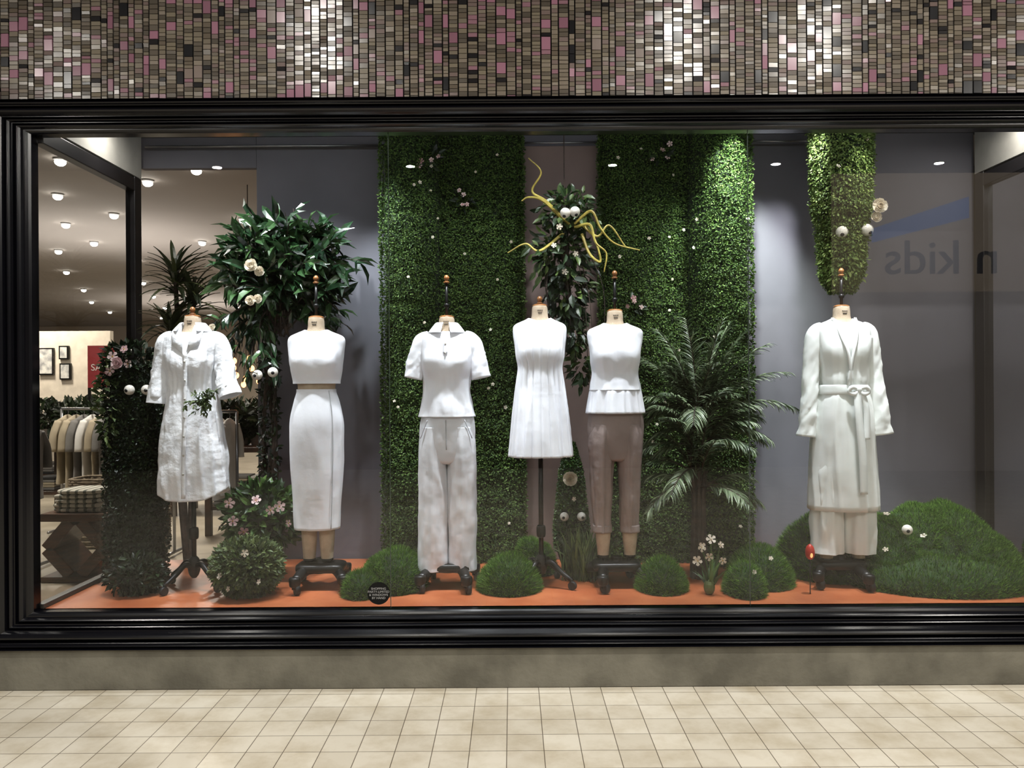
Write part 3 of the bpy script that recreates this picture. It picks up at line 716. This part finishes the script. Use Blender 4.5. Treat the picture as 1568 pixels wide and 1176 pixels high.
b.loft([(nt-.045,x,Y+.005,.060,.055),(nt-.035,x,Y+.005,.064,.060),(nt-.06,x,Y,.086,.078),(nt-.085,x,Y-.004,.105,.094)], 0, 60, 16, th=(FR+.5,FR+2*PI-.5))
for sx in (-1,1):
    b.add([(x+sx*.035,Y-.062,nt-.05),(x+sx*.085,Y-.070,nt-.085),(x+sx*.070,Y-.105,nt-.16),(x+sx*.008,Y-.118,nt-.21),(x+sx*.022,Y-.095,nt-.12)], [(0,1,4),(1,2,4),(2,3,4)] if sx<0 else [(0,4,1),(1,4,2),(2,4,3)], 0)
put(b, 'collar', [M_linenw], e, .003)
b = B(); tripod_base(b, x, Y, nt-.85); put(b, 'stand', [M_black, M_rubber], e)
b = B()
for k in range(20):
    tip = np.array([x+.09+random.uniform(-.10,.10), Y-.18+random.uniform(-.03,.03), nt-.47+random.uniform(-.08,.07)])
    twigleaves(b, (x+.13,Y-.145,nt-.46), tip, 16, .026, LEAF_M, 0, 1, r=.002)
put(b, 'leaf_sprig', [M_sage, M_bark], e, smooth=False)

# ---- 2: cropped top and pencil skirt
x = -1.075; nt = 1.845; e = empty('mannequin', (x,Y,FZ))
put(form(x,Y,nt,.19,[(x-.045,.80,.525,.040),(x+.052,.80,.525,.040)]), 'dress_form', FM, e)
b = B()
secs = top_secs(x,Y,nt,1.0,[(nt-.362,x,Y,.126,.099)])
b.loft(secs, 0, 84, 70, disp=lambda a,t,z: bust(a,z,nt-.245,.022)+wr(a,z,.005,5,8), zoff=neckdip(.018))
put(b, 'cropped_top', [M_white], e, .003)
b = B(); b.loft([(nt-.392,x,Y,.106,.088),(nt-.415,x,Y,.108,.09),(nt-.47,x,Y,.124,.104),(nt-.56,x,Y,.141,.120),(nt-.66,x,Y,.144,.122),(nt-.82,x,Y,.138,.115),(nt-1.0,x,Y,.128,.105),(nt-1.155,x,Y,.122,.10)], 0, 84, 90,
    disp=lambda a,t,z: wr(a,z,.005,8,4)+vf(a,z,.003,3,1.2,2)*t)
b.ribbon([(x+.085,Y-.078,nt-.40),(x+.105,Y-.090,nt-.55),(x+.105,Y-.088,nt-.8),(x+.092,Y-.080,nt-1.15)], .002, 1, 30)
put(b, 'pencil_skirt', [M_white, M_seam], e, .003)
b = B(); cast_base(b, x+.02, Y, .15); put(b, 'stand', [M_black, M_rubber], e)

# ---- 3: polo + wide trousers
x = -.357; nt = 1.843; e = empty('mannequin', (x,Y,FZ))
put(form(x,Y,nt,.19), 'dress_form', FM, e)
b = B()
secs = top_secs(x,Y,nt,.98,[(nt-.42,x,Y,.126,.098),(nt-.50,x,Y,.140,.110),(nt-.545,x,Y,.150,.116)])
b.loft(secs, 0, 110, 100, disp=lambda a,t,z: bust(a,z,nt-.25,.018)+wr(a,z,.007*min(1,t*1.5),11,8)+vf(a,z,.008*t*t,2,2.0,2.2), zoff=neckdip(.02))
P = [(x,Y-.082,nt-.10),(x,Y-.105,nt-.15),(x,Y-.116,nt-.20)]; b.ribbon(P, .024, 0, 14)
for p in P[1:]: b.ell((p[0],p[1]-.006,p[2]), (.004,.002,.004), 1, 8, 6)
put(b, 'polo_shirt', [M_white, M_button, M_seam], e, .003)
b = B()
for sx in (-1,1):
    slv(b, [(x+sx*.085,Y,nt-.113),(x+sx*.135,Y,nt-.145),(x+sx*.165,Y-.005,nt-.24),(x+sx*.185,Y-.01,nt-.335)], [.042,.052,.05,.048], 0, 3+sx, amp=.009)
put(b, 'sleeves', [M_white], e, .003)
b = B(); b.loft([(nt-.040,x,Y,.056,.054),(nt-.032,x,Y,.060,.058),(nt-.055,x,Y,.080,.070),(nt-.088,x,Y-.004,.104,.090)], 0, 60, 14, th=(FR+.22,FR+2*PI-.22))
put(b, 'collar', [M_white], e, .003)
b = B(); hips(b, 0, x, Y, nt)
leg(b,0,x-.079,Y,nt-.60,.475,.079,.083,.086,-1,4); leg(b,0,x+.079,Y,nt-.60,.475,.079,.079,.077,1,9)
for sx in (-1,1): b.ribbon([(x+sx*.10,Y-.092,nt-.56),(x+sx*.140,Y-.076,nt-.66)], .003, 1, 8)
b.ribbon([(x,Y-.104,nt-.56),(x+.003,Y-.103,nt-.72)], .003, 1, 8)
put(b, 'wide_leg_trousers', [M_pantgrey, M_seam], e, .003)
b = B(); cast_base(b, x, Y, -.1); put(b, 'stand', [M_black, M_rubber], e)

# ---- 4: sleeveless pleated dress
x = .155; nt = 1.902; e = empty('mannequin', (x,Y,FZ))
put(form(x,Y,nt,0), 'dress_form', FM, e)
b = B()
secs = top_secs(x,Y,nt,.95,[(nt-.42,x,Y,.130,.10),(nt-.52,x,Y,.140,.108),(nt-.64,x,Y,.153,.12),(nt-.75,x,Y,.162,.13),(nt-.825,x,Y,.168,.135)])
def d4(a,t,z):
    q = adiff(a,FR); pl = 0
    if abs(q) < 1.2 and z < nt-.13: pl = -.011*(1-abs(math.sin(q*11)))**3*min(1,(nt-.13-z)/.05)
    return bust(a,z,nt-.25,.012)+pl+wr(a,z,.003,21,5)+vf(a,z,.013*max(0,t-.45)*1.8,5,2.4,.8)
b.loft(secs, 0, 260, 100, disp=d4, zoff=neckdip(.02))
put(b, 'pleated_dress', [M_white], e, .003)
b = B(); tripod_base(b, x, Y, nt-.7); put(b, 'stand', [M_black, M_rubber], e)

# ---- 5: peplum tank + cropped taupe trousers
x = .568; nt = 1.872; e = empty('mannequin', (x,Y,FZ))
put(form(x,Y,nt,.18,[(x-.072,.72,.535,.038),(x+.075,.72,.535,.038)]), 'dress_form', FM, e)
b = B()
secs = top_secs(x,Y,nt,.97,[(nt-.40,x,Y,.132,.102),(nt-.435,x,Y,.138,.108)])
b.loft(secs, 0, 84, 80, disp=lambda a,t,z: bust(a,z,nt-.25,.016)+wr(a,z,.005,31,7)+vf(a,z,.006*t*t,9,2,2), zoff=neckdip(.02))
b.loft([(nt-.428,x,Y,.134,.104),(nt-.44,x,Y,.141,.112),(nt-.49,x,Y,.147,.118),(nt-.56,x,Y,.156,.128)], 0, 180, 24, disp=lambda a,t,z: vf(a,z,.012*(.25+t),14,4.2,.6)-.006)
put(b, 'peplum_top', [M_white], e, .003)
b = B(); hips(b, 0, x, Y, nt, .50, .82)
leg(b,0,x-.077,Y,nt-.62,.665,.077,.062,.049,-1,14); leg(b,0,x+.075,Y,nt-.62,.665,.077,.062,.049,1,19)
for sx in (-1,1): b.loft([(.70,x+sx*.076,Y,.051,.053),(.66,x+sx*.076,Y,.053,.055)], 0, 32, 6)
put(b, 'cropped_trousers', [M_pantaupe], e, .003)
b = B(); cast_base(b, x, Y, .2); put(b, 'stand', [M_black, M_rubber], e)

# ---- 6: belted robe and trousers
x = 1.815; nt = 1.888; e = empty('mannequin', (x,Y,FZ))
put(form(x,Y,nt,.17,[(x-.09,.62,.51,.040),(x+.085,.62,.51,.040)]), 'dress_form', FM, e)
b = B()
secs = top_secs(x,Y,nt,1.02,[(nt-.40,x,Y,.128,.10),(nt-.45,x,Y,.124,.096),(nt-.52,x,Y,.142,.108),(nt-.66,x,Y,.158,.120),(nt-.9,x,Y,.172,.126),(nt-1.11,x,Y,.180,.13)])
def d6(a,t,z): return bust(a,z,nt-.25,.008)+wr(a,z,.004,41,6)+vf(a,z,.012*min(1,max(0,t-.1)*1.4),17,1.9,1.0)-.005+.006*(1/(1+math.exp(-adiff(a,FR+.22)/.03)))*(abs(adiff(a,FR+.22))<1.2)*(t>.35)
b.loft(secs, 0, 150, 110, disp=d6, zoff=neckdip(.10,.14,.5))
put(b, 'robe', [M_paper], e, .003)
b = B()
slv(b, [(x-.095,Y,nt-.12),(x-.145,Y,nt-.165),(x-.172,Y-.005,nt-.36),(x-.19,Y-.02,nt-.56),(x-.208,Y-.02,nt-.71)], [.042,.050,.042,.042,.048], 0, 7, n=60, amp=.008)
slv(b, [(x+.095,Y,nt-.12),(x+.145,Y,nt-.165),(x+.172,Y-.005,nt-.36),(x+.192,Y-.02,nt-.56),(x+.210,Y-.02,nt-.70)], [.042,.050,.044,.048,.058], 0, 8, n=60, amp=.008)
put(b, 'sleeves', [M_paper], e, .003)
b = B()
for sx in (-1,1):
    b.ribbon([(x+sx*.062,Y-.03,nt-.062),(x+sx*.056,Y-.068,nt-.10),(x+sx*.038,Y-.106,nt-.18),(x+sx*.012,Y-.122,nt-.27),(x-sx*.01,Y-.110,nt-.43)], [.014,.02], 0, 20)
b.loft([(nt-.43,x,Y,.132,.104),(nt-.435,x,Y,.136,.108),(nt-.475,x,Y,.138,.110),(nt-.48,x,Y,.134,.106)], 0, 60, 10, disp=lambda a,t,z: wr(a,z,.003,1,20))
yb = Y-.123
b.ell((x+.04,yb,nt-.455), (.016,.012,.018), 0, 12, 8)
for sx, L in ((-1,.055),(1,.05)):
    b.tube([(x+.04,yb,nt-.455),(x+.04+sx*L*.7,yb-.010,nt-.442),(x+.04+sx*L,yb-.008,nt-.465),(x+.04+sx*L*.5,yb-.010,nt-.478),(x+.04,yb,nt-.46)], [.006,.011,.010,.010,.006], 8, 0, n=24, flat=.5)
b.ribbon([(x+.03,yb-.004,nt-.46),(x+.03,yb-.024,nt-.60),(x+.045,yb-.034,nt-.82),(x+.05,yb-.034,nt-1.01)], .040, 0, 40)
b.ribbon([(x+.05,yb-.004,nt-.46),(x+.075,yb-.012,nt-.56),(x+.07,yb-.026,nt-.72)], .034, 0, 30)
put(b, 'belt_with_bow', [M_paper], e, .003)
b = B()
leg(b,0,x-.090,Y,nt-.85,.545,.080,.082,.084,-1,24,fold=.009); leg(b,0,x+.088,Y,nt-.85,.545,.080,.082,.086,1,29,fold=.009)
put(b, 'wide_leg_trousers', [M_paper], e, .003)
b = B(); cast_base(b, x-.02, Y, -.25); put(b, 'stand', [M_black, M_rubber], e)

# ------------------------------------------------------------------ round decal on the glass
b = B(); vs = [(-.67+.056*math.cos(2*PI*i/48), -.002, .437+.056*math.sin(2*PI*i/48)) for i in range(48)]
b.add(vs, [tuple(range(48))]); sg = b.obj('window_decal', [pbr('black_vinyl', C(16,16,16), None, .6, spec=.2)], smooth=False)
cu = bpy.data.curves.new('decal_text', 'FONT'); cu.body = "SHOPPING\nPARTY-LIMITED\n& WINDOWS\nBY HAND"; cu.size = .0155; cu.align_x = 'CENTER'; cu.align_y = 'CENTER'
cu.materials.append(pbr('white_vinyl', C(180,180,180), None, .5))
to = bpy.data.objects.new('decal_text', cu); to.location = (-.67,-.0035,.437); to.rotation_euler = (PI/2,0,0); sc.collection.objects.link(to); to.parent = sg

# ------------------------------------------------------------------ store interior
M_sfloor = pbr('store_floor_stone', C(176,166,148), C(160,150,132), .4, scale=3)
M_sceil = pbr('store_ceiling', C(156,148,142), C(150,142,136), .85, scale=1)
M_swall = pbr('store_wall', C(208,196,182), C(200,188,174), .8, scale=1)
b = B(); b.box((-16,.0,-.05), (6,21,0)); b.obj('store_floor', [M_sfloor], smooth=False)
b = B(); b.box((-16,.02,3.35), (6,21,3.4)); b.obj('store_ceiling', [M_sceil], smooth=False)
b = B(); b.box((-16,21,0), (6,21.1,3.4)); b.box((-16.1,0,0), (-16,21,3.4)); b.obj('wall_store', [M_swall], smooth=False)
b = B()
SL = [(-3.3,2.3),(-3.7,2.6),(-4.4,3.8),(-4.3,4.7),(-5.1,5.2),(-5.4,6.4),(-6.2,7.0),(-5.6,8.0),(-7.2,9.0),(-6.6,10.4),(-8.2,11.4),(-7.4,12.6),(-9.2,13.6),(-8.2,15.0),(-10,16),(-9.5,17.8),(-3.3,3.3),(-3.0,5.0),(-4.0,6.4),(-4.6,9.0),(-2.7,2.9),(-5.2,11.5),(-6.5,15)]
for X, Yy in SL:
    b.lathe([(.05,3.349),(.055,3.34),(.043,3.33),(.040,3.325)], X, Yy, 1, 14); b.ell((X,Yy,3.32), (.044,.044,.032), 0, 12, 6)
b.obj('store_downlights', [emit('downlight_glow', (1,.95,.86,1), 24), pbr('downlight_ring', C(200,200,200), None, .4)])
b = B(); b.box((-7.4,7.9,0), (-5.95,8.0,2.3)); b.obj('store_partition', [pbr('partition_white', C(230,218,200), None, .8)], smooth=False)
for i, (px, pz, w, h) in enumerate([(-6.88,1.85,.22,.4),(-6.6,1.70,.16,.24),(-6.62,1.98,.14,.2)]):
    b = B(); b.box((px-w/2,7.86,pz-h/2), (px+w/2,7.899,pz+h/2), 0); b.box((px-w/2+.02,7.855,pz-h/2+.02), (px+w/2-.02,7.862,pz+h/2-.02), 1)
    b.obj('picture_frame', [M_black, pbr('print_paper%d'%i, C(225,222,214), C(150,150,150), .6, scale=12)], smooth=False)
# red promotional sign on a floor stand
sx0 = -5.44
b = B(); b.box((sx0,6.3,1.46), (sx0+.34,6.33,2.00), 0); b.box((sx0,6.3,0), (sx0+.03,6.33,1.46), 1); b.box((sx0+.31,6.3,0), (sx0+.34,6.33,1.46), 1)
rs = b.obj('sale_sign', [pbr('sign_red', C(150,52,56), None, .5), M_black], smooth=False)
cu = bpy.data.curves.new('sale_text', 'FONT'); cu.body = "SALE"; cu.size = .12; cu.align_x = 'CENTER'; cu.materials.append(pbr('sign_white', C(230,220,215), None, .5))
to = bpy.data.objects.new('sale_text', cu); to.location = (sx0+.17,6.295,1.68); to.rotation_euler = (PI/2,0,0); sc.collection.objects.link(to); to.parent = rs

def rack(name, x0, x1, y, zr, cols, mats, L=.7):
    e = empty(name, ((x0+x1)/2, y, 0)); b = B()
    for xx in (x0,x1):
        b.tube([(xx,y,.04),(xx,y,zr)], .014, 8, 0); b.tube([(xx,y-.25,.03),(xx,y+.25,.03)], .014, 8, 0)
    b.tube([(x0,y,zr),(x1,y,zr)], .014, 8, 0); child(b.obj('rail', [M_steel]), e)
    n = int((x1-x0)/.09); b = B()
    for i in range(n):
        xx = x0+.06+(x1-x0-.12)*i/(n-1)+random.uniform(-.01,.01); m = random.choice(cols); l = L*random.uniform(.85,1.1)
        b.tube([(xx,y,zr+.02),(xx+.01,y,zr-.04),(xx,y,zr-.07)], .003, 6, len(mats))
        b.loft([(zr-.06,xx,y,.012,.03),(zr-.09,xx,y,.02,.12),(zr-.13,xx,y,.03,.2),(zr-.3,xx,y,.032,.2),(zr-.3-l*.5,xx,y,.03,.19),(zr-.2-l,xx,y,.034,.2)], m, 26, 22, disp=lambda a,t,z: wr(a,z,.012*t,i*1.7,6), capt=True)
        for sy in (-1,1): b.tube([(xx,y+sy*.17,zr-.12),(xx,y+sy*.25,zr-.25),(xx,y+sy*.27,zr-.42)], [.035,.04,.042], 10, m, n=10, flat=.6)
    child(b.obj('hanging_shirts', mats+[M_steel]), e)
Mk = [pbr('cloth_black', C(34,34,36), None, .9), pbr('cloth_white', C(220,218,214), None, .9), pbr('cloth_sand', C(170,158,136), None, .9), pbr('cloth_grey', C(120,118,116), None, .9)]
rack('clothes_rack', -4.5, -3.85, 2.5, 1.22, [0,1,0,3], Mk, .55)
rack('clothes_rack', -4.6, -4.05, 4.2, 1.25, [2,2,1,3], Mk, .6)
rack('clothes_rack', -2.95, -2.4, 3.0, 1.25, [1,0,1], Mk, .5)
rack('clothes_rack', -7.6, -6.4, 5.0, 1.4, [0,3,2,1], Mk, .8)
def basket(name, c, w, d, h):
    b = B()
    for i in range(int(h/.022)):
        z = c[2]+.011+i*.022; pts = []
        for k in range(60):
            a = 2*PI*k/60; cx_ = math.copysign(abs(math.cos(a))**.35, math.cos(a)); sy_ = math.copysign(abs(math.sin(a))**.35, math.sin(a))
            off = .006*math.sin(k*PI/2+i*PI); pts.append((c[0]+(w/2+off)*cx_, c[1]+(d/2+off)*sy_, z))
        pts.append(pts[0]); b.tube(pts, .011, 6, 0, cap=False)
    b.box((c[0]-w/2+.01,c[1]-d/2+.01,c[2]+.0), (c[0]+w/2-.01,c[1]+d/2-.01,c[2]+h*.8), 1)
    b.obj(name, [pbr('wicker', C(140,126,106), C(100,88,72), .8, scale=30), pbr('basket_inside', C(60,52,42), None, .9)])
for i in range(2):
    for k in range(2): basket('woven_basket', (-3.85+i*.43, 3.45, .01+k*.32), .38, .34, .31)
# carved stool with diamond opening and striped blankets
e = empty('carved_stool', (-3.30,2.25,0)); b = B(); cx, y0, y1 = -3.30, 2.05, 2.42
b.box((cx-.25,y0-.02,.46), (cx+.25,y1+.02,.52)); b.box((cx-.25,y0-.02,0), (cx+.25,y1+.02,.045))
for sx in (-1,1):
    def bar(p, q, w=.045):
        p, q = np.array(p), np.array(q); d = (q-p)/np.linalg.norm(q-p); nn = np.array([-d[1], d[0]])*w
        c4 = [p-nn, q-nn, q+nn, p+nn]
        v = [(c_[0], y0, c_[1]) for c_ in c4]+[(c_[0], y1, c_[1]) for c_ in c4]
        b.add(v, [(0,1,2,3),(7,6,5,4),(0,4,5,1),(1,5,6,2),(2,6,7,3),(3,7,4,0)])
    bar((cx+sx*.04,.05),(cx+sx*.22,.25)); bar((cx+sx*.22,.25),(cx+sx*.04,.46))
child(b.obj('seat_and_legs', [pbr('walnut', C(92,54,34), C(58,32,20), .35, scale=6, stretch=(1,1,8))], smooth=False, bevel=.006), e)
b = B()
def stripes():
    m, nt_, out = newmat('striped_blanket'); p = nt_.nodes.new('ShaderNodeBsdfPrincipled'); p.inputs['Roughness'].default_value = .95
    tc = nt_.nodes.new('ShaderNodeTexCoord'); w = nt_.nodes.new('ShaderNodeTexWave'); w.inputs['Scale'].default_value = 5; w.inputs['Distortion'].default_value = .6
    r = nt_.nodes.new('ShaderNodeValToRGB'); r.color_ramp.interpolation = 'CONSTANT'; r.color_ramp.elements[0].color = C(220,216,204); r.color_ramp.elements[1].color = C(120,124,116); r.color_ramp.elements[1].position = .7
    nt_.links.new(tc.outputs['Object'], w.inputs[0]); nt_.links.new(w.outputs['Fac'], r.inputs[0]); nt_.links.new(r.outputs[0], p.inputs[0]); nt_.links.new(p.outputs[0], out.inputs[0]); return m
for i in range(5):
    z = .522+i*.034; o_ = random.uniform(-.03,.03); w_ = .215-.012*i
    b.loft([(z+.034,cx+o_,2.23,w_-.03,.13),(z+.027,cx+o_,2.23,w_,.155),(z+.008,cx+o_,2.23,w_,.155),(z,cx+o_,2.23,w_-.02,.13)], 0, 40, 10, p=4, capt=True, capb=True, disp=lambda a,t,zz: .02*noise.noise(Vector((math.cos(a)*2,math.sin(a)*2,i*3))))
b.obj('folded_blankets', [stripes()])
for (tx, ty, w) in [(-4.9,5.4,1.3),(-6.2,7.1,1.4),(-3.3,5.4,1.2),(-2.6,4.2,.9)]:
    e = empty('display_table', (tx,ty,0)); b = B(); b.box((tx-w/2,ty-.35,.82), (tx+w/2,ty+.35,.87))
    for sx in (-1,1):
        for sy in (-1,1): b.box((tx+sx*(w/2-.06)-.03,ty+sy*.3-.03,0), (tx+sx*(w/2-.06)+.03,ty+sy*.3+.03,.82))
    b.box((tx-w/2+.05,ty-.3,.25), (tx+w/2-.05,ty+.3,.29))
    child(b.obj('table', [pbr('dark_oak', C(70,46,32), C(44,28,20), .4, scale=8)], smooth=False, bevel=.005), e)
    b = B()
    for k in range(5):
        px = tx-w/2+.12+k*(w-.24)/4; b.lathe([(.07,.98),(.075,.97),(.06,.871)], px, ty, 1); leafblob(b, (px,ty,1.12), (.15,.15,.17), 130, .12, LEAF_M, 0, None, inner=.3)
    child(b.obj('potted_plants', [M_dark, pbr('pot_clay', C(120,110,100), None, .8)], smooth=False), e)
    b = B()
    for k in range(4):
        px = tx-w/2+.18+k*(w-.36)/3
        for j in range(5): b.box((px-.12,ty-.2,.292+j*.03), (px+.12,ty+.1,.318+j*.03), random.choice([0,1,2,3]))
    child(b.obj('folded_clothes', Mk, smooth=False, bevel=.006), e)
b = B()
for k in range(18):
    X = -2.46+random.uniform(-.28,.28); Yy = 3.5+random.uniform(-.3,.3); z = 1.62+random.uniform(-.14,.14)
    b.tube([(X,Yy,z+.03),(X*.3+-2.46*.7,Yy*.3+3.5*.7,2.0)], .003, 5, 1); b.ell((X,Yy,z), (.026,.026,.03), 0, 10, 8)
b.tube([(-2.46,3.5,2.0),(-2.46,3.5,3.35)], .004, 6, 1)
b.obj('chandelier', [emit('warm_bulb', C(255,170,110), 5), M_black])
b = B(); b.box((3.2,3.0,0), (6,3.05,3.35)); b.obj('wall_side', [pbr('side_wall', C(96,98,94), C(86,88,84), .7, scale=2)], smooth=False)
b = B(); b.box((4.15,2.95,.0), (4.22,2.99,2.4)); b.box((5.05,2.95,0), (5.12,2.99,2.4)); b.box((4.22,2.95,2.33), (5.05,2.99,2.4)); b.box((4.22,2.95,0), (5.05,2.99,.2)); b.box((4.22,2.965,.2),(5.05,2.97,2.33),1)
b.obj('door_1', [M_darkmetal, pbr('frosted_glass', C(130,150,146), None, .3)], smooth=False)

# ------------------------------------------------------------------ the shop opposite (seen reflected in the glass)
b = B(); b.box((-9,-10.05,0), (12,-10,6)); b.obj('wall_opposite', [pbr('opposite_wall', C(90,80,70), None, .8)], smooth=False)
b = B(); b.box((5.3,-9.3,2.95), (12,-9.2,4.9))
sgn = b.obj('opposite_shop_sign', [emit('sign_backlight', (.95,.74,.52,1), .85)], smooth=False)
b = B(); b.box((5.3,-9.3,0), (12,-9.2,2.949)); b.obj('opposite_shop_window', [emit('shop_interior_glow', (.78,.64,.50,1), .55)], smooth=False)
cu = bpy.data.curves.new('sign_text', 'FONT'); cu.body = "n kids"; cu.size = .80; cu.extrude = .02; cu.align_x = 'CENTER'; cu.align_y = 'CENTER'
cu.materials.append(pbr('sign_letters', C(24,22,20), None, .6))
to = bpy.data.objects.new('sign_text', cu); to.location = (7.05,-9.17,3.48); to.rotation_euler = (PI/2,0,PI); sc.collection.objects.link(to); to.parent = sgn
b = B(); b.add([(5.9,-9.15,3.75),(7.5,-9.15,4.15),(7.5,-9.15,4.5),(5.9,-9.15,3.98)], [(0,1,2,3)]); s_ = b.obj('screen', [emit('screen_blue', (.10,.28,.75,1), 1.5)], smooth=False); s_.parent = sgn

# ------------------------------------------------------------------ lights
def area(name, loc, power, size, rot=(0,0,0), col=(1,1,1), target=None, sy=None):
    l = bpy.data.lights.new(name, 'AREA'); l.shape = 'RECTANGLE' if sy else 'DISK'; l.size = size; l.energy = power; l.color = col
    if sy: l.size_y = sy
    o = bpy.data.objects.new(name, l); o.location = loc; o.rotation_euler = rot; sc.collection.objects.link(o)
    if target: o.rotation_euler = (Vector(target)-Vector(loc)).to_track_quat('-Z','Y').to_euler()
    return o
def spot(name, loc, target, power, ang, col=(1,1,1), blend=.6, r=.03):
    l = bpy.data.lights.new(name, 'SPOT'); l.energy = power; l.spot_size = math.radians(ang); l.spot_blend = blend; l.color = col; l.shadow_soft_size = r
    o = bpy.data.objects.new(name, l); o.location = loc; sc.collection.objects.link(o)
    o.rotation_euler = (Vector(target)-Vector(loc)).to_track_quat('-Z','Y').to_euler(); return o
warm = (1,.955,.88); cool = (.93,.965,1)
for X in (-1.38,1.23,2.2): area('mall_downlight', (X,-2.0,4.0), 50, .11, col=warm)
for X in (-3.9,4.6): area('mall_downlight', (X,-3.2,4.0), 60, .11, col=warm)
for X in (-3.4,-1.16,1.18,3.07,4.96): area('mall_downlight', (X,-5.3,4.0), 55, .10, col=warm)
for X, P_ in ((-1.755,165),(-1.075,130),(-.357,150),(.155,92),(.568,92),(1.815,190)):
    spot('display_low_fill', (X*.93+.05,.10,3.0), (X,.43,1.1), P_, 44, cool, .6)
    spot('display_low_fill', (X*.93+.12,.08,3.0), (X,.40,.75), 45, 20, cool, .8)  # second narrow spot added as fill to brighten the lower garments
area('display_fill_light', (.3,.12,3.03), 14, 5.0, sy=.05, target=(.3,.7,1.4), col=cool)  # unseen strip added as soft, even fill over the whole display
spot('display_low_fill', (1.30,.40,3.03), (1.36,.88,2.2), 125, 64, (.90,1,.93), .8)
spot('display_low_fill', (1.34,.52,3.04), (1.34,.80,2.62), 110, 62, (.90,1,.92), .6)
spot('display_low_fill', (-1.04,.50,3.03), (-.72,.93,2.0), 130, 56, (.85,.94,1), .9)
spot('display_low_fill', (-.3,.25,3.03), (-.3,.95,1.5), 42, 80, cool, .9)
spot('display_low_fill', (.95,.25,3.03), (.95,.95,1.5), 48, 80, cool, .9)
spot('display_low_fill', (1.72,.50,3.03), (1.66,1.15,2.0), 105, 56, (.93,.93,1), .9)
spot('display_low_fill', (2.05,.25,3.03), (1.96,.72,2.4), 32, 40, (1,.98,.90), .8)
spot('display_low_fill', (-1.4,.2,3.03), (-1.3,.7,2.2), 115, 70, cool, .9)
spot('display_low_fill', (2.45,.3,3.03), (2.4,.60,.5), 170, 44, (1,.99,.96), .9)
spot('display_low_fill', (.35,.15,3.03), (.3,.7,2.2), 36, 50, cool, .9)
spot('display_low_fill', (1.15,.12,3.03), (1.1,.5,1.2), 120, 32, cool, .9)
for X in (-2.2, 2.8): area('bulkhead_fill', (X,.55,3.0), 3.5, .12, col=warm)  # unseen lamps added to brighten the white bulkheads
for X, Yy in ((-5,2.5),(-3.6,5),(-7,7),(-4,10),(-8,14),(-5,17)):
    area('store_light', (X,Yy,3.3), 100, .5, col=(1,.91,.79))
area('store_ceiling_fill', (-5,6,2.2), 52, 2.5, rot=(PI,0,0), col=(1,.95,.90)); area('store_ceiling_fill', (-7,14,2.2), 60, 3, rot=(PI,0,0), col=(1,.94,.88))  # unseen upward fill added so the store ceiling reads as lit

w = bpy.data.worlds.new('world'); sc.world = w; w.use_nodes = True
w.node_tree.nodes['Background'].inputs[0].default_value = (.75,.72,.68,1); w.node_tree.nodes['Background'].inputs[1].default_value = .12

# ------------------------------------------------------------------ camera
cam = bpy.data.cameras.new('camera'); cam.sensor_width = 36; cam.lens = 36*1230/1568; cam.clip_end = 100
co = bpy.data.objects.new('camera', cam); sc.collection.objects.link(co)
co.matrix_world = Matrix.Translation((0,-4.0,1.475)) @ Matrix.Rotation(PI/2,4,'X') @ Matrix.Rotation(math.radians(-.35),4,'Z')
sc.camera = co
sc.view_settings.view_transform = 'Standard'
